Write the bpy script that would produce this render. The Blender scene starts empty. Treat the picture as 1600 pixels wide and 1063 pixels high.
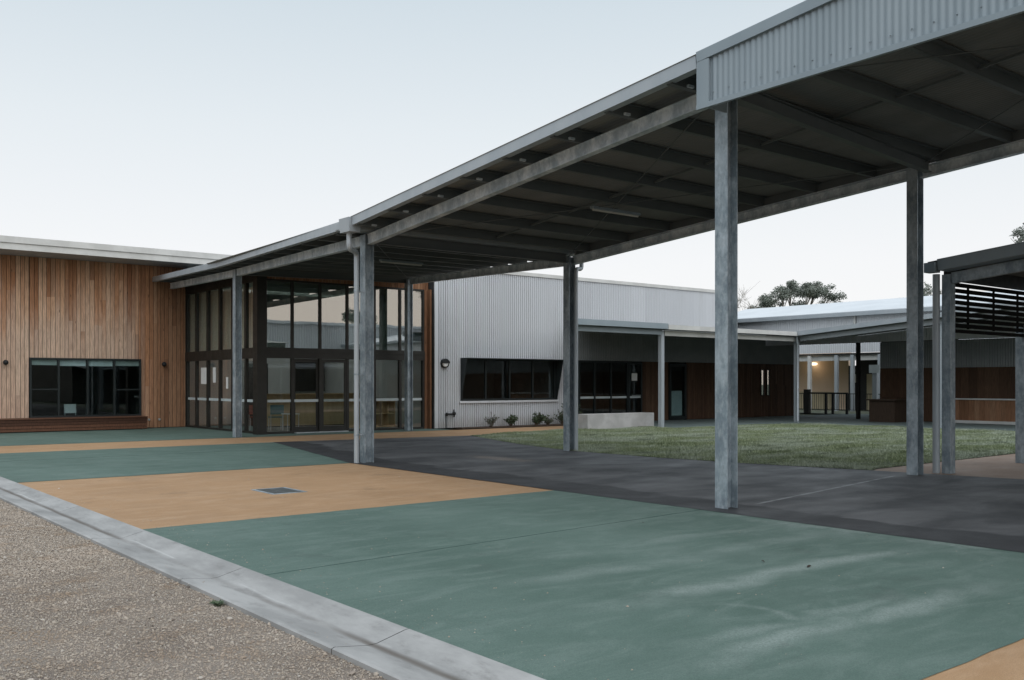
import bpy, math, random
import numpy as np
from mathutils import Vector, Matrix
R = math.radians
random.seed(7); rng = np.random.default_rng(7)
SC = bpy.context.scene
COL = SC.collection

# ------------------------------------------------------------------ camera
cam = bpy.data.cameras.new('camera'); camo = bpy.data.objects.new('camera', cam); COL.objects.link(camo)
camo.location = (0, 0, 1.6); camo.rotation_euler = (R(90), 0, R(-38.5))
cam.sensor_width = 36; cam.lens = 33.75; cam.shift_y = 0.0416; cam.clip_start = .05; cam.clip_end = 3000
SC.camera = camo
SC.view_settings.view_transform = 'Standard'; SC.view_settings.look = 'None'
SC.view_settings.exposure = 0; SC.view_settings.gamma = 1
SC.cycles.max_bounces = 8; SC.cycles.transparent_max_bounces = 16
SC.cycles.use_denoising = True
SC.cycles.caustics_reflective = False; SC.cycles.caustics_refractive = False

# ------------------------------------------------------------------ sky: pale dawn, glow low behind the camera
SUN_EL, SUN_ROT = R(47), R(208)
W = bpy.data.worlds.new('World'); SC.world = W; W.use_nodes = True
nt = W.node_tree; nt.nodes.clear()
def wn(t, **k):
    n = nt.nodes.new(t)
    for a, v in k.items(): setattr(n, a, v)
    return n
sky = wn('ShaderNodeTexSky', sky_type='NISHITA', sun_disc=False, sun_elevation=SUN_EL, sun_rotation=SUN_ROT,
         air_density=1.0, dust_density=2.0, ozone_density=1.5)
tc = wn('ShaderNodeTexCoord'); sep = wn('ShaderNodeSeparateXYZ'); nt.links.new(tc.outputs['Generated'], sep.inputs[0])
ramp = wn('ShaderNodeValToRGB'); nt.links.new(sep.outputs['Z'], ramp.inputs[0])
cr = ramp.color_ramp
cr.elements[0].position = 0.0; cr.elements[0].color = (1.04, 1.03, 1.025, 1)
cr.elements[1].position = 1.0; cr.elements[1].color = (.36, .47, .56, 1)
for p, c in ((.12, (1.0, 1.0, 1.005, 1)), (.25, (.865, .915, .94, 1)), (.38, (.70, .79, .845, 1))):
    e = cr.elements.new(p); e.color = c
dot = wn('ShaderNodeVectorMath', operation='DOT_PRODUCT'); nt.links.new(tc.outputs['Generated'], dot.inputs[0])
g = Vector((-.35, -.80, 1.25)).normalized(); dot.inputs[1].default_value = g
mr = wn('ShaderNodeMapRange', interpolation_type='SMOOTHSTEP'); nt.links.new(dot.outputs['Value'], mr.inputs[0])
mr.inputs[1].default_value = .25; mr.inputs[2].default_value = 1.0; mr.inputs[3].default_value = 0; mr.inputs[4].default_value = 1
glow = wn('ShaderNodeMix', data_type='RGBA', blend_type='ADD'); nt.links.new(mr.outputs[0], glow.inputs[0])
nt.links.new(ramp.outputs[0], glow.inputs[6]); glow.inputs[7].default_value = (1.15, 1.15, 1.15, 1)
# dusk-dark band of sky low in the west
dw = wn('ShaderNodeVectorMath', operation='DOT_PRODUCT'); nt.links.new(tc.outputs['Generated'], dw.inputs[0]); dw.inputs[1].default_value = (-.93, -.36, 0)
m1 = wn('ShaderNodeMapRange', interpolation_type='SMOOTHSTEP'); nt.links.new(dw.outputs['Value'], m1.inputs[0])
for i, q in enumerate((.0, .6, 0, 1)): m1.inputs[i+1].default_value = q
m2 = wn('ShaderNodeMapRange', interpolation_type='SMOOTHSTEP'); nt.links.new(sep.outputs['Z'], m2.inputs[0])
for i, q in enumerate((.05, .42, .75, 0)): m2.inputs[i+1].default_value = q
m3 = wn('ShaderNodeMath', operation='MULTIPLY'); nt.links.new(m1.outputs[0], m3.inputs[0]); nt.links.new(m2.outputs[0], m3.inputs[1])
band = wn('ShaderNodeMix', data_type='RGBA'); nt.links.new(m3.outputs[0], band.inputs[0]); nt.links.new(glow.outputs[2], band.inputs[6]); band.inputs[7].default_value = (.12, .13, .15, 1)
dv = wn('ShaderNodeVectorMath', operation='DOT_PRODUCT'); nt.links.new(tc.outputs['Generated'], dv.inputs[0]); dv.inputs[1].default_value = (.55, -.83, 0)
n1 = wn('ShaderNodeMapRange', interpolation_type='SMOOTHSTEP'); nt.links.new(dv.outputs['Value'], n1.inputs[0])
for i, q in enumerate((.45, .95, 0, 1)): n1.inputs[i+1].default_value = q
n2 = wn('ShaderNodeMapRange', interpolation_type='SMOOTHSTEP'); nt.links.new(sep.outputs['Z'], n2.inputs[0])
for i, q in enumerate((.05, .35, 1, 0)): n2.inputs[i+1].default_value = q
n3 = wn('ShaderNodeMath', operation='MULTIPLY'); nt.links.new(n1.outputs[0], n3.inputs[0]); nt.links.new(n2.outputs[0], n3.inputs[1])
warm = wn('ShaderNodeMix', data_type='RGBA'); nt.links.new(n3.outputs[0], warm.inputs[0]); nt.links.new(band.outputs[2], warm.inputs[6]); warm.inputs[7].default_value = (1.15, 1.03, .94, 1)
sc10 = wn('ShaderNodeMix', data_type='RGBA', blend_type='MULTIPLY'); sc10.inputs[0].default_value = 1
nt.links.new(warm.outputs[2], sc10.inputs[6]); sc10.inputs[7].default_value = (10, 10, 10, 1)
mixs = wn('ShaderNodeMix', data_type='RGBA'); mixs.inputs[0].default_value = .88
nt.links.new(sky.outputs[0], mixs.inputs[6]); nt.links.new(sc10.outputs[2], mixs.inputs[7])
bg = wn('ShaderNodeBackground'); bg.inputs[1].default_value = .1; nt.links.new(mixs.outputs[2], bg.inputs[0])
wo = wn('ShaderNodeOutputWorld'); nt.links.new(bg.outputs[0], wo.inputs[0])

sl = bpy.data.lights.new('sun', 'SUN'); so = bpy.data.objects.new('sun', sl); COL.objects.link(so)
sl.energy = .4; sl.angle = R(60); sl.color = (1, .97, .94)
so.rotation_euler = Vector((.45, .95, -1.15)).to_track_quat('-Z', 'Y').to_euler(); so.location = (-20, -40, 30)

# ------------------------------------------------------------------ helpers
class MB:
    """collects boxes, beams, tubes and sheets, then links them as one mesh object"""
    def __init__(s): s.v = []; s.f = []; s.sm = []
    def add(s, vs, fs, smooth=False):
        o = len(s.v); s.v += [tuple(v) for v in vs]; s.f += [tuple(i + o for i in f) for f in fs]; s.sm += [smooth] * len(fs)
        return s
    def box(s, x0, x1, y0, y1, z0, z1):
        return s.add([(x0,y0,z0),(x1,y0,z0),(x1,y1,z0),(x0,y1,z0),(x0,y0,z1),(x1,y0,z1),(x1,y1,z1),(x0,y1,z1)],
                     [(0,3,2,1),(4,5,6,7),(0,1,5,4),(1,2,6,5),(2,3,7,6),(3,0,4,7)])
    def hexa(s, b, t):       # 4 bottom + 4 top corners
        return s.add(list(b) + list(t), [(0,3,2,1),(4,5,6,7),(0,1,5,4),(1,2,6,5),(2,3,7,6),(3,0,4,7)])
    def bar(s, p, q, w, h, up=(0,0,1), dx=0, dz=0):
        """box along p->q; w across, h along up; dx, dz shift the section sideways / up"""
        p, q = Vector(p), Vector(q); d = (q - p).normalized(); up = Vector(up)
        r = d.cross(up).normalized(); u = r.cross(d).normalized(); off = r * dx + u * dz
        b = [p + off - r*w/2 - u*h/2, p + off + r*w/2 - u*h/2, p + off + r*w/2 + u*h/2, p + off - r*w/2 + u*h/2]
        t = [x + (q - p) for x in b]
        return s.add(b + t, [(0,1,2,3),(7,6,5,4),(0,4,5,1),(1,5,6,2),(2,6,7,3),(3,7,4,0)])
    def tube(s, pts, r, n=12, cap=True):
        pts = [Vector(p) for p in pts]; rs = r if isinstance(r, (list, tuple)) else [r]*len(pts)
        rings = []; ref = None
        for i, p in enumerate(pts):
            d = (pts[min(i+1, len(pts)-1)] - pts[max(i-1, 0)]).normalized()
            if ref is None:
                ref = Vector((1,0,0)) if abs(d.x) < .9 else Vector((0,1,0))
            a = (ref - d * ref.dot(d)).normalized(); ref = a; b = d.cross(a)
            rings.append([p + (a*math.cos(2*math.pi*k/n) + b*math.sin(2*math.pi*k/n))*rs[i] for k in range(n)])
        vs = [v for ring in rings for v in ring]; fs = []
        for i in range(len(pts)-1):
            for k in range(n):
                fs.append((i*n+k, i*n+(k+1)%n, (i+1)*n+(k+1)%n, (i+1)*n+k))
        s.add(vs, fs, True)
        if cap:
            s.add(rings[0], [tuple(range(n))[::-1]]); s.add(rings[-1], [tuple(range(n))])
        return s
    def poly(s, pts, z0, z1=None):   # flat polygon, or prism when z1 given
        n = len(pts)
        if z1 is None: return s.add([(x,y,z0) for x,y in pts], [tuple(range(n))])
        vs = [(x,y,z0) for x,y in pts] + [(x,y,z1) for x,y in pts]
        return s.add(vs, [tuple(range(n))[::-1], tuple(range(n,2*n))] + [(i,(i+1)%n,n+(i+1)%n,n+i) for i in range(n)])
    def ball(s, c, r, nu=14, nv=9, sc=(1,1,1)):
        vs=[]; fs=[]
        for j in range(nv+1):
            th = math.pi*j/nv
            for i in range(nu):
                ph = 2*math.pi*i/nu
                vs.append((c[0]+r*sc[0]*math.sin(th)*math.cos(ph), c[1]+r*sc[1]*math.sin(th)*math.sin(ph), c[2]+r*sc[2]*math.cos(th)))
        for j in range(nv):
            for i in range(nu): fs.append((j*nu+i,(j+1)*nu+i,(j+1)*nu+(i+1)%nu,j*nu+(i+1)%nu))
        return s.add(vs, fs, True)
    def build(s, name, mat, parent=None, bevel=0, **props):
        off = Vector((0,0,0)); p = parent
        while p is not None: off += p.location; p = p.parent
        me = bpy.data.meshes.new(name)
        me.from_pydata([(v[0]-off.x, v[1]-off.y, v[2]-off.z) for v in s.v], [], s.f)
        me.polygons.foreach_set('use_smooth', s.sm); me.update()
        o = bpy.data.objects.new(name, me); COL.objects.link(o); me.materials.append(mat)
        if parent: o.parent = parent
        if bevel:
            m = o.modifiers.new('bevel', 'BEVEL'); m.width = bevel; m.segments = 2; m.limit_method = 'ANGLE'
        for k, v in props.items(): o[k] = v
        return o

def thing(name, label, cat, loc, group=None):
    o = bpy.data.objects.new(name, None); COL.objects.link(o); o.location = loc; o.empty_display_size = .3
    o['label'] = label; o['category'] = cat
    if group: o['group'] = group
    return o
def tag(o, label, cat, group=None):
    o['label'] = label; o['category'] = cat
    if group: o['group'] = group
    return o
def copy_tree(o, parent=None):
    c = o.copy(); COL.objects.link(c); c.parent = parent
    for ch in list(o.children): copy_tree(ch, c)
    return c
def np_mesh(name, V, F, mat, smooth=False, n=3):
    me = bpy.data.meshes.new(name); V = np.asarray(V, dtype=np.float32); F = np.asarray(F, dtype=np.int32)
    me.vertices.add(len(V)); me.vertices.foreach_set('co', V.ravel())
    me.loops.add(F.size); me.loops.foreach_set('vertex_index', F.ravel())
    me.polygons.add(len(F)); me.polygons.foreach_set('loop_start', np.arange(0, F.size, n, dtype=np.int32))
    me.polygons.foreach_set('use_smooth', np.full(len(F), smooth)); me.update(calc_edges=True)
    me.materials.append(mat); o = bpy.data.objects.new(name, me); COL.objects.link(o)
    return o
def sheet_pts(mb, a, b, za0, za1, zb0, zb1, nrm, pitch, amp, seg=6):
    """upright corrugated sheet from plan point a to b; bottom/top heights at each end; ribs vertical"""
    a, b = Vector((a[0], a[1], 0)), Vector((b[0], b[1], 0)); L = (b-a).length; n = max(2, int(L/pitch*seg)); nv = Vector((nrm[0], nrm[1], 0))
    vs = []
    for i in range(n+1):
        t = i/n; p = a.lerp(b, t); p = p + nv*(amp*math.cos(2*math.pi*(p.x+p.y)/pitch))
        vs += [(p.x, p.y, za0+(zb0-za0)*t), (p.x, p.y, za1+(zb1-za1)*t)]
    fs = [(2*i, 2*i+2, 2*i+3, 2*i+1) for i in range(n)]
    mb.add(vs, fs, True)
def roof_sheet(mb, x0f, x0b, y0, z0f, z0b, x1f, x1b, y1, z1f, z1b, pitch=.1, amp=.012, seg=6):
    """corrugated roof, ribs along y: edge at y0 from (x0f,z0f) to (x0b,z0b), edge at y1 likewise"""
    n = int(max(abs(x0b-x0f), abs(x1b-x1f))/pitch*seg); vs = []
    for i in range(n+1):
        t = i/n; w = amp*math.cos(2*math.pi*i/seg)
        vs += [(x0f+(x0b-x0f)*t, y0, z0f+(z0b-z0f)*t+w), (x1f+(x1b-x1f)*t, y1, z1f+(z1b-z1f)*t+w)]
    mb.add(vs, [(2*i, 2*i+2, 2*i+3, 2*i+1) for i in range(n)], True)

# ------------------------------------------------------------------ materials
def mat_new(name):
    m = bpy.data.materials.new(name); m.use_nodes = True; t = m.node_tree; t.nodes.clear()
    out = t.nodes.new('ShaderNodeOutputMaterial'); b = t.nodes.new('ShaderNodeBsdfPrincipled'); t.links.new(b.outputs[0], out.inputs[0])
    return m, t, b
class NT:
    def __init__(s, t):
        s.t = t; s.pos = t.nodes.new('ShaderNodeNewGeometry')
    def n(s, ty, **k):
        x = s.t.nodes.new(ty)
        for a, v in k.items(): setattr(x, a, v)
        return x
    def link(s, a, b): s.t.links.new(a, b)
    def vec(s, scale=(1,1,1), rot=(0,0,0), loc=(0,0,0), src=None):
        m = s.n('ShaderNodeMapping'); s.link(src or s.pos.outputs['Position'], m.inputs[0])
        m.inputs['Scale'].default_value = scale; m.inputs['Rotation'].default_value = rot; m.inputs['Location'].default_value = loc
        return m.outputs[0]
    def noise(s, sc, scale=(1,1,1), det=6, rough=.6, rot=(0,0,0), dist=0, loc=(0,0,0)):
        x = s.n('ShaderNodeTexNoise'); x.inputs['Scale'].default_value = sc; x.inputs['Detail'].default_value = det
        x.inputs['Roughness'].default_value = rough; x.inputs['Distortion'].default_value = dist
        s.link(s.vec(scale, rot, loc), x.inputs['Vector']); return x.outputs[0]
    def voro(s, sc, scale=(1,1,1), feat='F1', out='Distance'):
        x = s.n('ShaderNodeTexVoronoi', feature=feat); x.inputs['Scale'].default_value = sc
        s.link(s.vec(scale), x.inputs['Vector']); return x.outputs[out]
    def rng(s, v, a, b, c=0, d=1, smooth=True):
        x = s.n('ShaderNodeMapRange', interpolation_type='SMOOTHSTEP' if smooth else 'LINEAR'); s.link(v, x.inputs[0])
        for i, q in enumerate((a, b, c, d)): x.inputs[i+1].default_value = q
        return x.outputs[0]
    def mix(s, f, a, b, mode='MIX'):
        x = s.n('ShaderNodeMix', data_type='RGBA', blend_type=mode)
        for i, q in ((0, f), (6, a), (7, b)):
            if isinstance(q, (int, float)): x.inputs[i].default_value = q
            elif isinstance(q, tuple): x.inputs[i].default_value = q + (1,) if len(q) == 3 else q
            else: s.link(q, x.inputs[i])
        return x.outputs[2]
    def math(s, op, a, b=0.0, c=None):
        x = s.n('ShaderNodeMath', operation=op)
        for i, q in enumerate((a, b) if c is None else (a, b, c)):
            if isinstance(q, (int, float)): x.inputs[i].default_value = q
            else: s.link(q, x.inputs[i])
        return x.outputs[0]
    def sepxyz(s):
        x = s.n('ShaderNodeSeparateXYZ'); s.link(s.pos.outputs['Position'], x.inputs[0]); return x.outputs
    def bump(s, b, h, strength=.3, dist=.01):
        x = s.n('ShaderNodeBump'); x.inputs['Strength'].default_value = strength; x.inputs['Distance'].default_value = dist
        s.link(h, x.inputs['Height']); s.link(x.outputs[0], b.inputs['Normal'])
def m_var(name, c1, c2, rough=.6, metal=0, sc=3, scale=(1,1,1), bump=0, bsc=60, spec=.5, lo=.35, hi=.65, r2=None):
    m, t, b = mat_new(name); N = NT(t)
    f = N.rng(N.noise(sc, scale), lo, hi)
    N.link(N.mix(f, c1, c2), b.inputs['Base Color'])
    b.inputs['Metallic'].default_value = metal; b.inputs['Specular IOR Level'].default_value = spec
    N.link(N.rng(N.noise(sc*2.3, scale), .3, .7, rough, r2 if r2 is not None else min(1, rough+.12)), b.inputs['Roughness'])
    if bump: N.bump(b, N.noise(bsc, det=4), bump)
    return m
def m_glass(name, base=.05, tint=(.86,.92,.88)):
    m = bpy.data.materials.new(name); m.use_nodes = True; t = m.node_tree; t.nodes.clear()
    out = t.nodes.new('ShaderNodeOutputMaterial'); tr = t.nodes.new('ShaderNodeBsdfTransparent'); gl = t.nodes.new('ShaderNodeBsdfGlossy')
    mx = t.nodes.new('ShaderNodeMixShader'); lw = t.nodes.new('ShaderNodeLayerWeight'); N = NT(t)
    tr.inputs[0].default_value = tint + (1,); gl.inputs['Roughness'].default_value = .01; gl.inputs[0].default_value = (1,.97,.95,1)
    p = N.math('POWER', lw.outputs['Facing'], 4.0); f = N.math('MULTIPLY_ADD', p, .9, base)
    N.link(f, mx.inputs[0]); N.link(tr.outputs[0], mx.inputs[1]); N.link(gl.outputs[0], mx.inputs[2]); N.link(mx.outputs[0], out.inputs[0])
    b = t.nodes.new('ShaderNodeBump'); b.inputs['Strength'].default_value = .012; b.inputs['Distance'].default_value = .05
    N.link(N.noise(1.1, det=2), b.inputs['Height']); N.link(b.outputs[0], gl.inputs['Normal'])
    return m
def m_galv(name, c1=(.215,.265,.30), c2=(.39,.45,.49), metal=.3):
    m, t, b = mat_new(name); N = NT(t)
    sp = N.rng(N.noise(3.2, (1,1,.55), det=9, rough=.68), .4, .62)
    vs_ = N.n('ShaderNodeSeparateColor'); N.link(N.voro(26, (1,1,.8), out='Color'), vs_.inputs[0])
    fl = N.rng(N.noise(14, (1,1,.4), det=6, rough=.7), .45, .7)
    c = N.mix(sp, c1, c2); c = N.mix(N.math('MULTIPLY', fl, .4), c, (.62,.67,.70))
    hv = N.n('ShaderNodeHueSaturation'); N.link(c, hv.inputs['Color']); N.link(N.rng(vs_.outputs[0], 0, 1, .92, 1.09, False), hv.inputs['Value'])
    N.link(hv.outputs[0], b.inputs['Base Color']); b.inputs['Metallic'].default_value = metal
    N.link(N.rng(N.noise(8), .3, .7, .42, .62), b.inputs['Roughness'])
    N.bump(b, N.noise(40, det=5), .12, .004)
    return m
def m_painted(name, base, dust, wet, swoosh=False):
    """painted concrete with dust, trowel sweeps and fine grain"""
    m, t, b = mat_new(name); N = NT(t)
    big = N.rng(N.noise(.45, (1.0,.55,1), det=5, rot=(0,0,R(-50))), .35, .68)
    mid = N.rng(N.noise(2.1, (.6,1.8,1), det=9, rough=.70, rot=(0,0,R(-35)), dist=.9), .42, .70)
    c = N.mix(big, base, wet)
    c = N.mix(N.math('MULTIPLY', mid, .42), c, dust)
    if swoosh:
        X, Y, Z = N.sepxyz()
        # washed-up silt lines: wavy bands that follow the fall of the slab
        wv = N.noise(.55, (1,1,1), det=3); w2 = N.noise(2.4, det=5)
        Yw = N.math('ADD', Y, N.math('MULTIPLY', N.math('SUBTRACT', wv, .5), .75))
        Yw = N.math('ADD', Yw, N.math('MULTIPLY', N.math('SUBTRACT', w2, .5), .22))
        gate = N.rng(N.noise(.9, det=5, loc=(3,1,0)), .34, .54, .15, 1)
        tot = None
        for y0, x0, x1, wd, k in ((4.9, 5.1, 8.6, .16, 1.0), (3.6, 4.4, 7.4, .15, 1.0), (3.85, 4.7, 6.6, .10, .7), (5.9, 5.0, 9.0, .18, .5), (6.6, 6, 9.3, .12, .5)):
            d = N.math('ABSOLUTE', N.math('SUBTRACT', Yw, y0))
            bnd = N.math('MULTIPLY', N.rng(d, 0, wd*1.5, 1, 0), k)
            bnd = N.math('MULTIPLY', bnd, N.math('MULTIPLY', N.rng(X, x0-.8, x0+.5), N.rng(X, x1-.6, x1+.9, 1, 0)))
            tot = bnd if tot is None else N.math('MAXIMUM', tot, bnd)
        # pale edge along the asphalt
        ed = N.math('MULTIPLY', N.rng(X, 8.75, 9.3), N.rng(Y, 9.5, 6.5))
        tot = N.math('MAXIMUM', N.math('MULTIPLY', tot, gate), N.math('MULTIPLY', N.math('MULTIPLY', ed, N.rng(N.noise(2.0, det=6), .42, .62)), .8))
        ring = N.math('ABSOLUTE', N.math('SUBTRACT', N.math('SQRT', N.math('ADD', N.math('POWER', N.math('SUBTRACT', X, 5.0), 2), N.math('POWER', N.math('MULTIPLY', N.math('SUBTRACT', Y, 4.15), 1.3), 2))), .62))
        ring = N.math('ADD', ring, N.math('MULTIPLY', N.noise(3.0, det=5), .22))
        ring = N.math('MULTIPLY', N.math('MULTIPLY', N.rng(ring, .08, .2, .6, 0), N.rng(X, 4.9, 5.5)), N.rng(N.noise(1.7, det=4, loc=(1,2,0)), .42, .6))
        tot = N.math('MAXIMUM', tot, ring)
        grain = N.rng(N.noise(55, det=3), .35, .6, .45, 1)
        c = N.mix(N.math('MULTIPLY', N.math('MULTIPLY', tot, grain), .5), c, (.36,.41,.39))
    st = N.rng(N.noise(1.05, (1,1,1), det=9, rough=.75, loc=(9,2,0)), .57, .66)
    c = N.mix(N.math('MULTIPLY', st, .22), c, (.05,.06,.055))
    sp_ = N.rng(N.noise(38, det=4, rough=.7), .66, .74); c = N.mix(N.math('MULTIPLY', sp_, .5), c, (.04,.05,.046))
    sc = N.rng(N.noise(130, det=3), .3, .7, .82, 1.14)
    c = N.mix(1.0, c, N.n('ShaderNodeCombineColor').outputs[0], 'MIX') if False else c
    vv = N.n('ShaderNodeHueSaturation'); N.link(c, vv.inputs['Color']); N.link(sc, vv.inputs['Value'])
    N.link(vv.outputs[0], b.inputs['Base Color'])
    N.link(N.rng(N.noise(1.2, det=5), .3, .7, .62, .86), b.inputs['Roughness']); b.inputs['Specular IOR Level'].default_value = .35
    N.bump(b, N.noise(90, det=5, rough=.7), .22, .006)
    return m
def m_asphalt():
    m, t, b = mat_new('asphalt'); N = NT(t)
    big = N.rng(N.noise(.7, (.6,1.6,1), det=8, rough=.62, rot=(0,0,R(30)), dist=.6), .36, .66)
    c = N.mix(big, (.056,.058,.062), (.132,.134,.138))
    X, Y, Z = N.sepxyz()
    # damp band along the front edge where dew has dripped from the gutter
    Xw = N.math('ADD', X, N.math('MULTIPLY', N.math('SUBTRACT', N.noise(.8, (1,.7,1), det=7, rough=.65), .5), 1.5))
    damp = N.math('MULTIPLY', N.rng(Xw, 9.9, 10.15, 1, 0), 1.0)
    sl_ = N.math('SUBTRACT', Xw, N.math('MULTIPLY', N.rng(Y, 16.8, 24, 0, 1, False), 1.6))
    damp = N.rng(sl_, 10.12, 10.3, 1, 0)
    c = N.mix(N.math('MULTIPLY', damp, .85), c, (.028,.029,.032))
    for cx, cy, rx_, ry_, k, colr in ((12.3, 15.9, .45, 1.3, .75, (.24,.20,.17)), (11.4, 12.2, .5, .8, .3, (.16,.16,.165)), (13.4, 10.3, 1.2, .5, .25, (.15,.155,.16))):
        d = N.math('SQRT', N.math('ADD', N.math('POWER', N.math('DIVIDE', N.math('SUBTRACT', X, cx), rx_), 2), N.math('POWER', N.math('DIVIDE', N.math('SUBTRACT', Y, cy), ry_), 2)))
        d = N.math('ADD', d, N.math('MULTIPLY', N.math('SUBTRACT', N.noise(2.2, det=6), .5), 1.6))
        c = N.mix(N.rng(d, .2, 1.0, k, 0), c, colr)
    # pale scratched joint line across the walkway, and silt next to the front column
    ln = N.math('ABSOLUTE', N.math('SUBTRACT', Y, N.math('MULTIPLY_ADD', N.math('SUBTRACT', X, 10.4), .182, 7.87)))
    ln = N.math('ADD', ln, N.math('MULTIPLY', N.math('SUBTRACT', N.noise(7, det=4), .5), .03))
    ln = N.math('MULTIPLY', N.rng(ln, .012, .045, .75, 0), N.math('MULTIPLY', N.rng(X, 10.2, 10.6), N.rng(X, 15.2, 15.4, 1, 0)))
    ln = N.math('MULTIPLY', ln, N.rng(N.noise(5, det=5), .3, .6, .35, 1))
    c = N.mix(ln, c, (.33,.34,.35))
    sp = N.rng(N.noise(160, det=3), .35, .68, .8, 1.25)
    vv = N.n('ShaderNodeHueSaturation'); N.link(c, vv.inputs['Color']); N.link(sp, vv.inputs['Value'])
    N.link(vv.outputs[0], b.inputs['Base Color'])
    N.link(N.rng(N.noise(.9, det=6), .3, .7, .55, .8), b.inputs['Roughness']); b.inputs['Specular IOR Level'].default_value = .4
    N.bump(b, N.noise(120, det=5, rough=.75), .3, .008)
    return m
def m_wood(name, cols, grey=None, weather=False, rough=.75):
    m, t, b = mat_new(name); N = NT(t)
    rp = N.n('ShaderNodeValToRGB'); N.link(N.pos.outputs['Random Per Island'], rp.inputs[0])
    e = rp.color_ramp.elements; e[0].color = cols[0] + (1,); e[1].color = cols[-1] + (1,)
    for i, cc in enumerate(cols[1:-1]):
        x = e.new((i+1)/(len(cols)-1)); x.color = cc + (1,)
    grain = N.rng(N.noise(9, (6,6,.35), det=8, rough=.65), .32, .7, .72, 1.22)
    col = rp.outputs[0]
    if weather:
        X, Y, Z = N.sepxyz()
        zz = N.math('ADD', Z, N.math('MULTIPLY', N.math('SUBTRACT', N.noise(1.2, (3,1,.6), det=6), .5), 3.2))
        zz = N.math('ADD', zz, N.math('MULTIPLY', N.math('SUBTRACT', N.pos.outputs['Random Per Island'], .5), .9))
        w = N.math('MULTIPLY', N.rng(zz, 2.9, 4.9, 1, 0), N.rng(N.math('ADD', X, N.math('MULTIPLY', N.pos.outputs['Random Per Island'], .4)), 10.4, 11.3, 1, 0))
        col = N.mix(N.math('MULTIPLY', w, .7), col, grey)
        col = N.mix(N.rng(X, 10.9, 11.4, 0, .45), col, (.14,.082,.05))
    hs = N.n('ShaderNodeHueSaturation'); N.link(col, hs.inputs['Color']); N.link(grain, hs.inputs['Value']); col = hs.outputs[0]
    kn = N.rng(N.voro(2.6, (2.4,2.4,.55)), .03, .11, 1, 0)
    col = N.mix(N.math('MULTIPLY', kn, .75), col, (.06,.038,.025))
    N.link(col, b.inputs['Base Color']); b.inputs['Roughness'].default_value = rough; b.inputs['Specular IOR Level'].default_value = .25
    N.bump(b, N.noise(14, (6,6,.4), det=7), .25, .004)
    return m
M = {}
M['green'] = m_painted('green_paint', (.106,.163,.139), (.182,.240,.215), (.080,.131,.109), True)
M['orange'] = m_painted('orange_paint', (.42,.258,.14), (.53,.36,.23), (.36,.22,.118))
M['asphalt'] = m_asphalt()
M['tan'] = m_painted('tan_concrete', (.33,.235,.18), (.40,.31,.25), (.27,.19,.145))
M['slab'] = m_painted('verandah_concrete', (.15,.19,.185), (.22,.26,.25), (.12,.155,.15))
M['galv'] = m_galv('galvanised_steel')
M['galv_beam'] = m_galv('spangled_beam_steel', (.42,.49,.54), (.74,.79,.82), .15)
M['galv_dark'] = m_var('purlin_steel', (.115,.13,.132), (.14,.155,.157), .5, .2, 1.5, (.3,1,1))
M['flash'] = m_var('grey_flashing', (.40,.445,.48), (.45,.49,.52), .38, .25, 2, (1,1,.4), .0)
M['fascia'] = m_var('blue_grey_cladding', (.27,.325,.36), (.30,.355,.39), .38, .2, 1.5, (1,1,.3))
def m_corr():
    m, t, b = mat_new('light_corrugated_steel'); N = NT(t); X, Y, Z = N.sepxyz()
    w = N.n('ShaderNodeTexWhiteNoise', noise_dimensions='1D'); N.link(N.math('FLOOR', N.math('DIVIDE', X, .762)), w.inputs['W'])
    c = N.mix(w.outputs[0], (.585,.605,.635), (.65,.67,.70))
    run = N.rng(N.noise(2.2, (1.6,1,.12), det=7, rough=.7), .5, .72); c = N.mix(N.math('MULTIPLY', run, .3), c, (.42,.43,.43))
    c = N.mix(N.math('MULTIPLY', N.rng(N.math('ADD', Z, N.math('MULTIPLY', N.noise(3, det=5), .4)), .25, .75, .45, 0), 1), c, (.36,.32,.28))
    N.link(c, b.inputs['Base Color']); b.inputs['Metallic'].default_value = .1; b.inputs['Roughness'].default_value = .45
    return m
M['corr'] = m_corr()
M['roof_under'] = m_var('roof_sheet', (.19,.20,.195), (.225,.235,.23), .5, .1, 1.4, (1,.3,1))
M['corr_shade'] = m_var('shaded_corrugated_steel', (.20,.22,.225), (.235,.255,.26), .45, .1, 1.2)  # darker copy of the pale corrugated steel, verandah shade put into its colour
M['roof_white'] = m_var('pale_roof_sheet', (.66,.69,.72), (.72,.75,.78), .45, .1, .6)
M['off_white'] = m_var('pale_painted_steel', (.56,.56,.54), (.66,.66,.64), .5, 0, 1.5)
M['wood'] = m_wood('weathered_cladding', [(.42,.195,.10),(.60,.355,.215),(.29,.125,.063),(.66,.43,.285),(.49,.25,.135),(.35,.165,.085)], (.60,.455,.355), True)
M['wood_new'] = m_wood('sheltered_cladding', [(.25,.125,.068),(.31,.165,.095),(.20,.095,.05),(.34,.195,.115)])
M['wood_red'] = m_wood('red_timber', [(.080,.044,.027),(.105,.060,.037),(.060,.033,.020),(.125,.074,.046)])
M['counter'] = m_wood('dark_counter_timber', [(.050,.033,.023),(.06,.04,.028)])
M['bench'] = m_wood('oiled_bench_timber', [(.10,.045,.028),(.15,.07,.042),(.075,.035,.022)], rough=.55)
M['frame'] = m_var('bronze_frame', (.026,.025,.022), (.034,.033,.029), .42, .3, 2)
M['frame_dk'] = m_var('black_frame', (.012,.018,.019), (.018,.025,.026), .4, .2, 2)
M['glass'] = m_glass('glass', .06, (.93,.94,.93))
M['glass_side'] = m_glass('side_glass', .05, (.86,.9,.87))
M['glass_up'] = m_glass('reflective_glass', .31, (.55,.62,.58))
M['glass_dk'] = m_glass('tinted_glass', .05, (.80,.87,.87))
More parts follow.
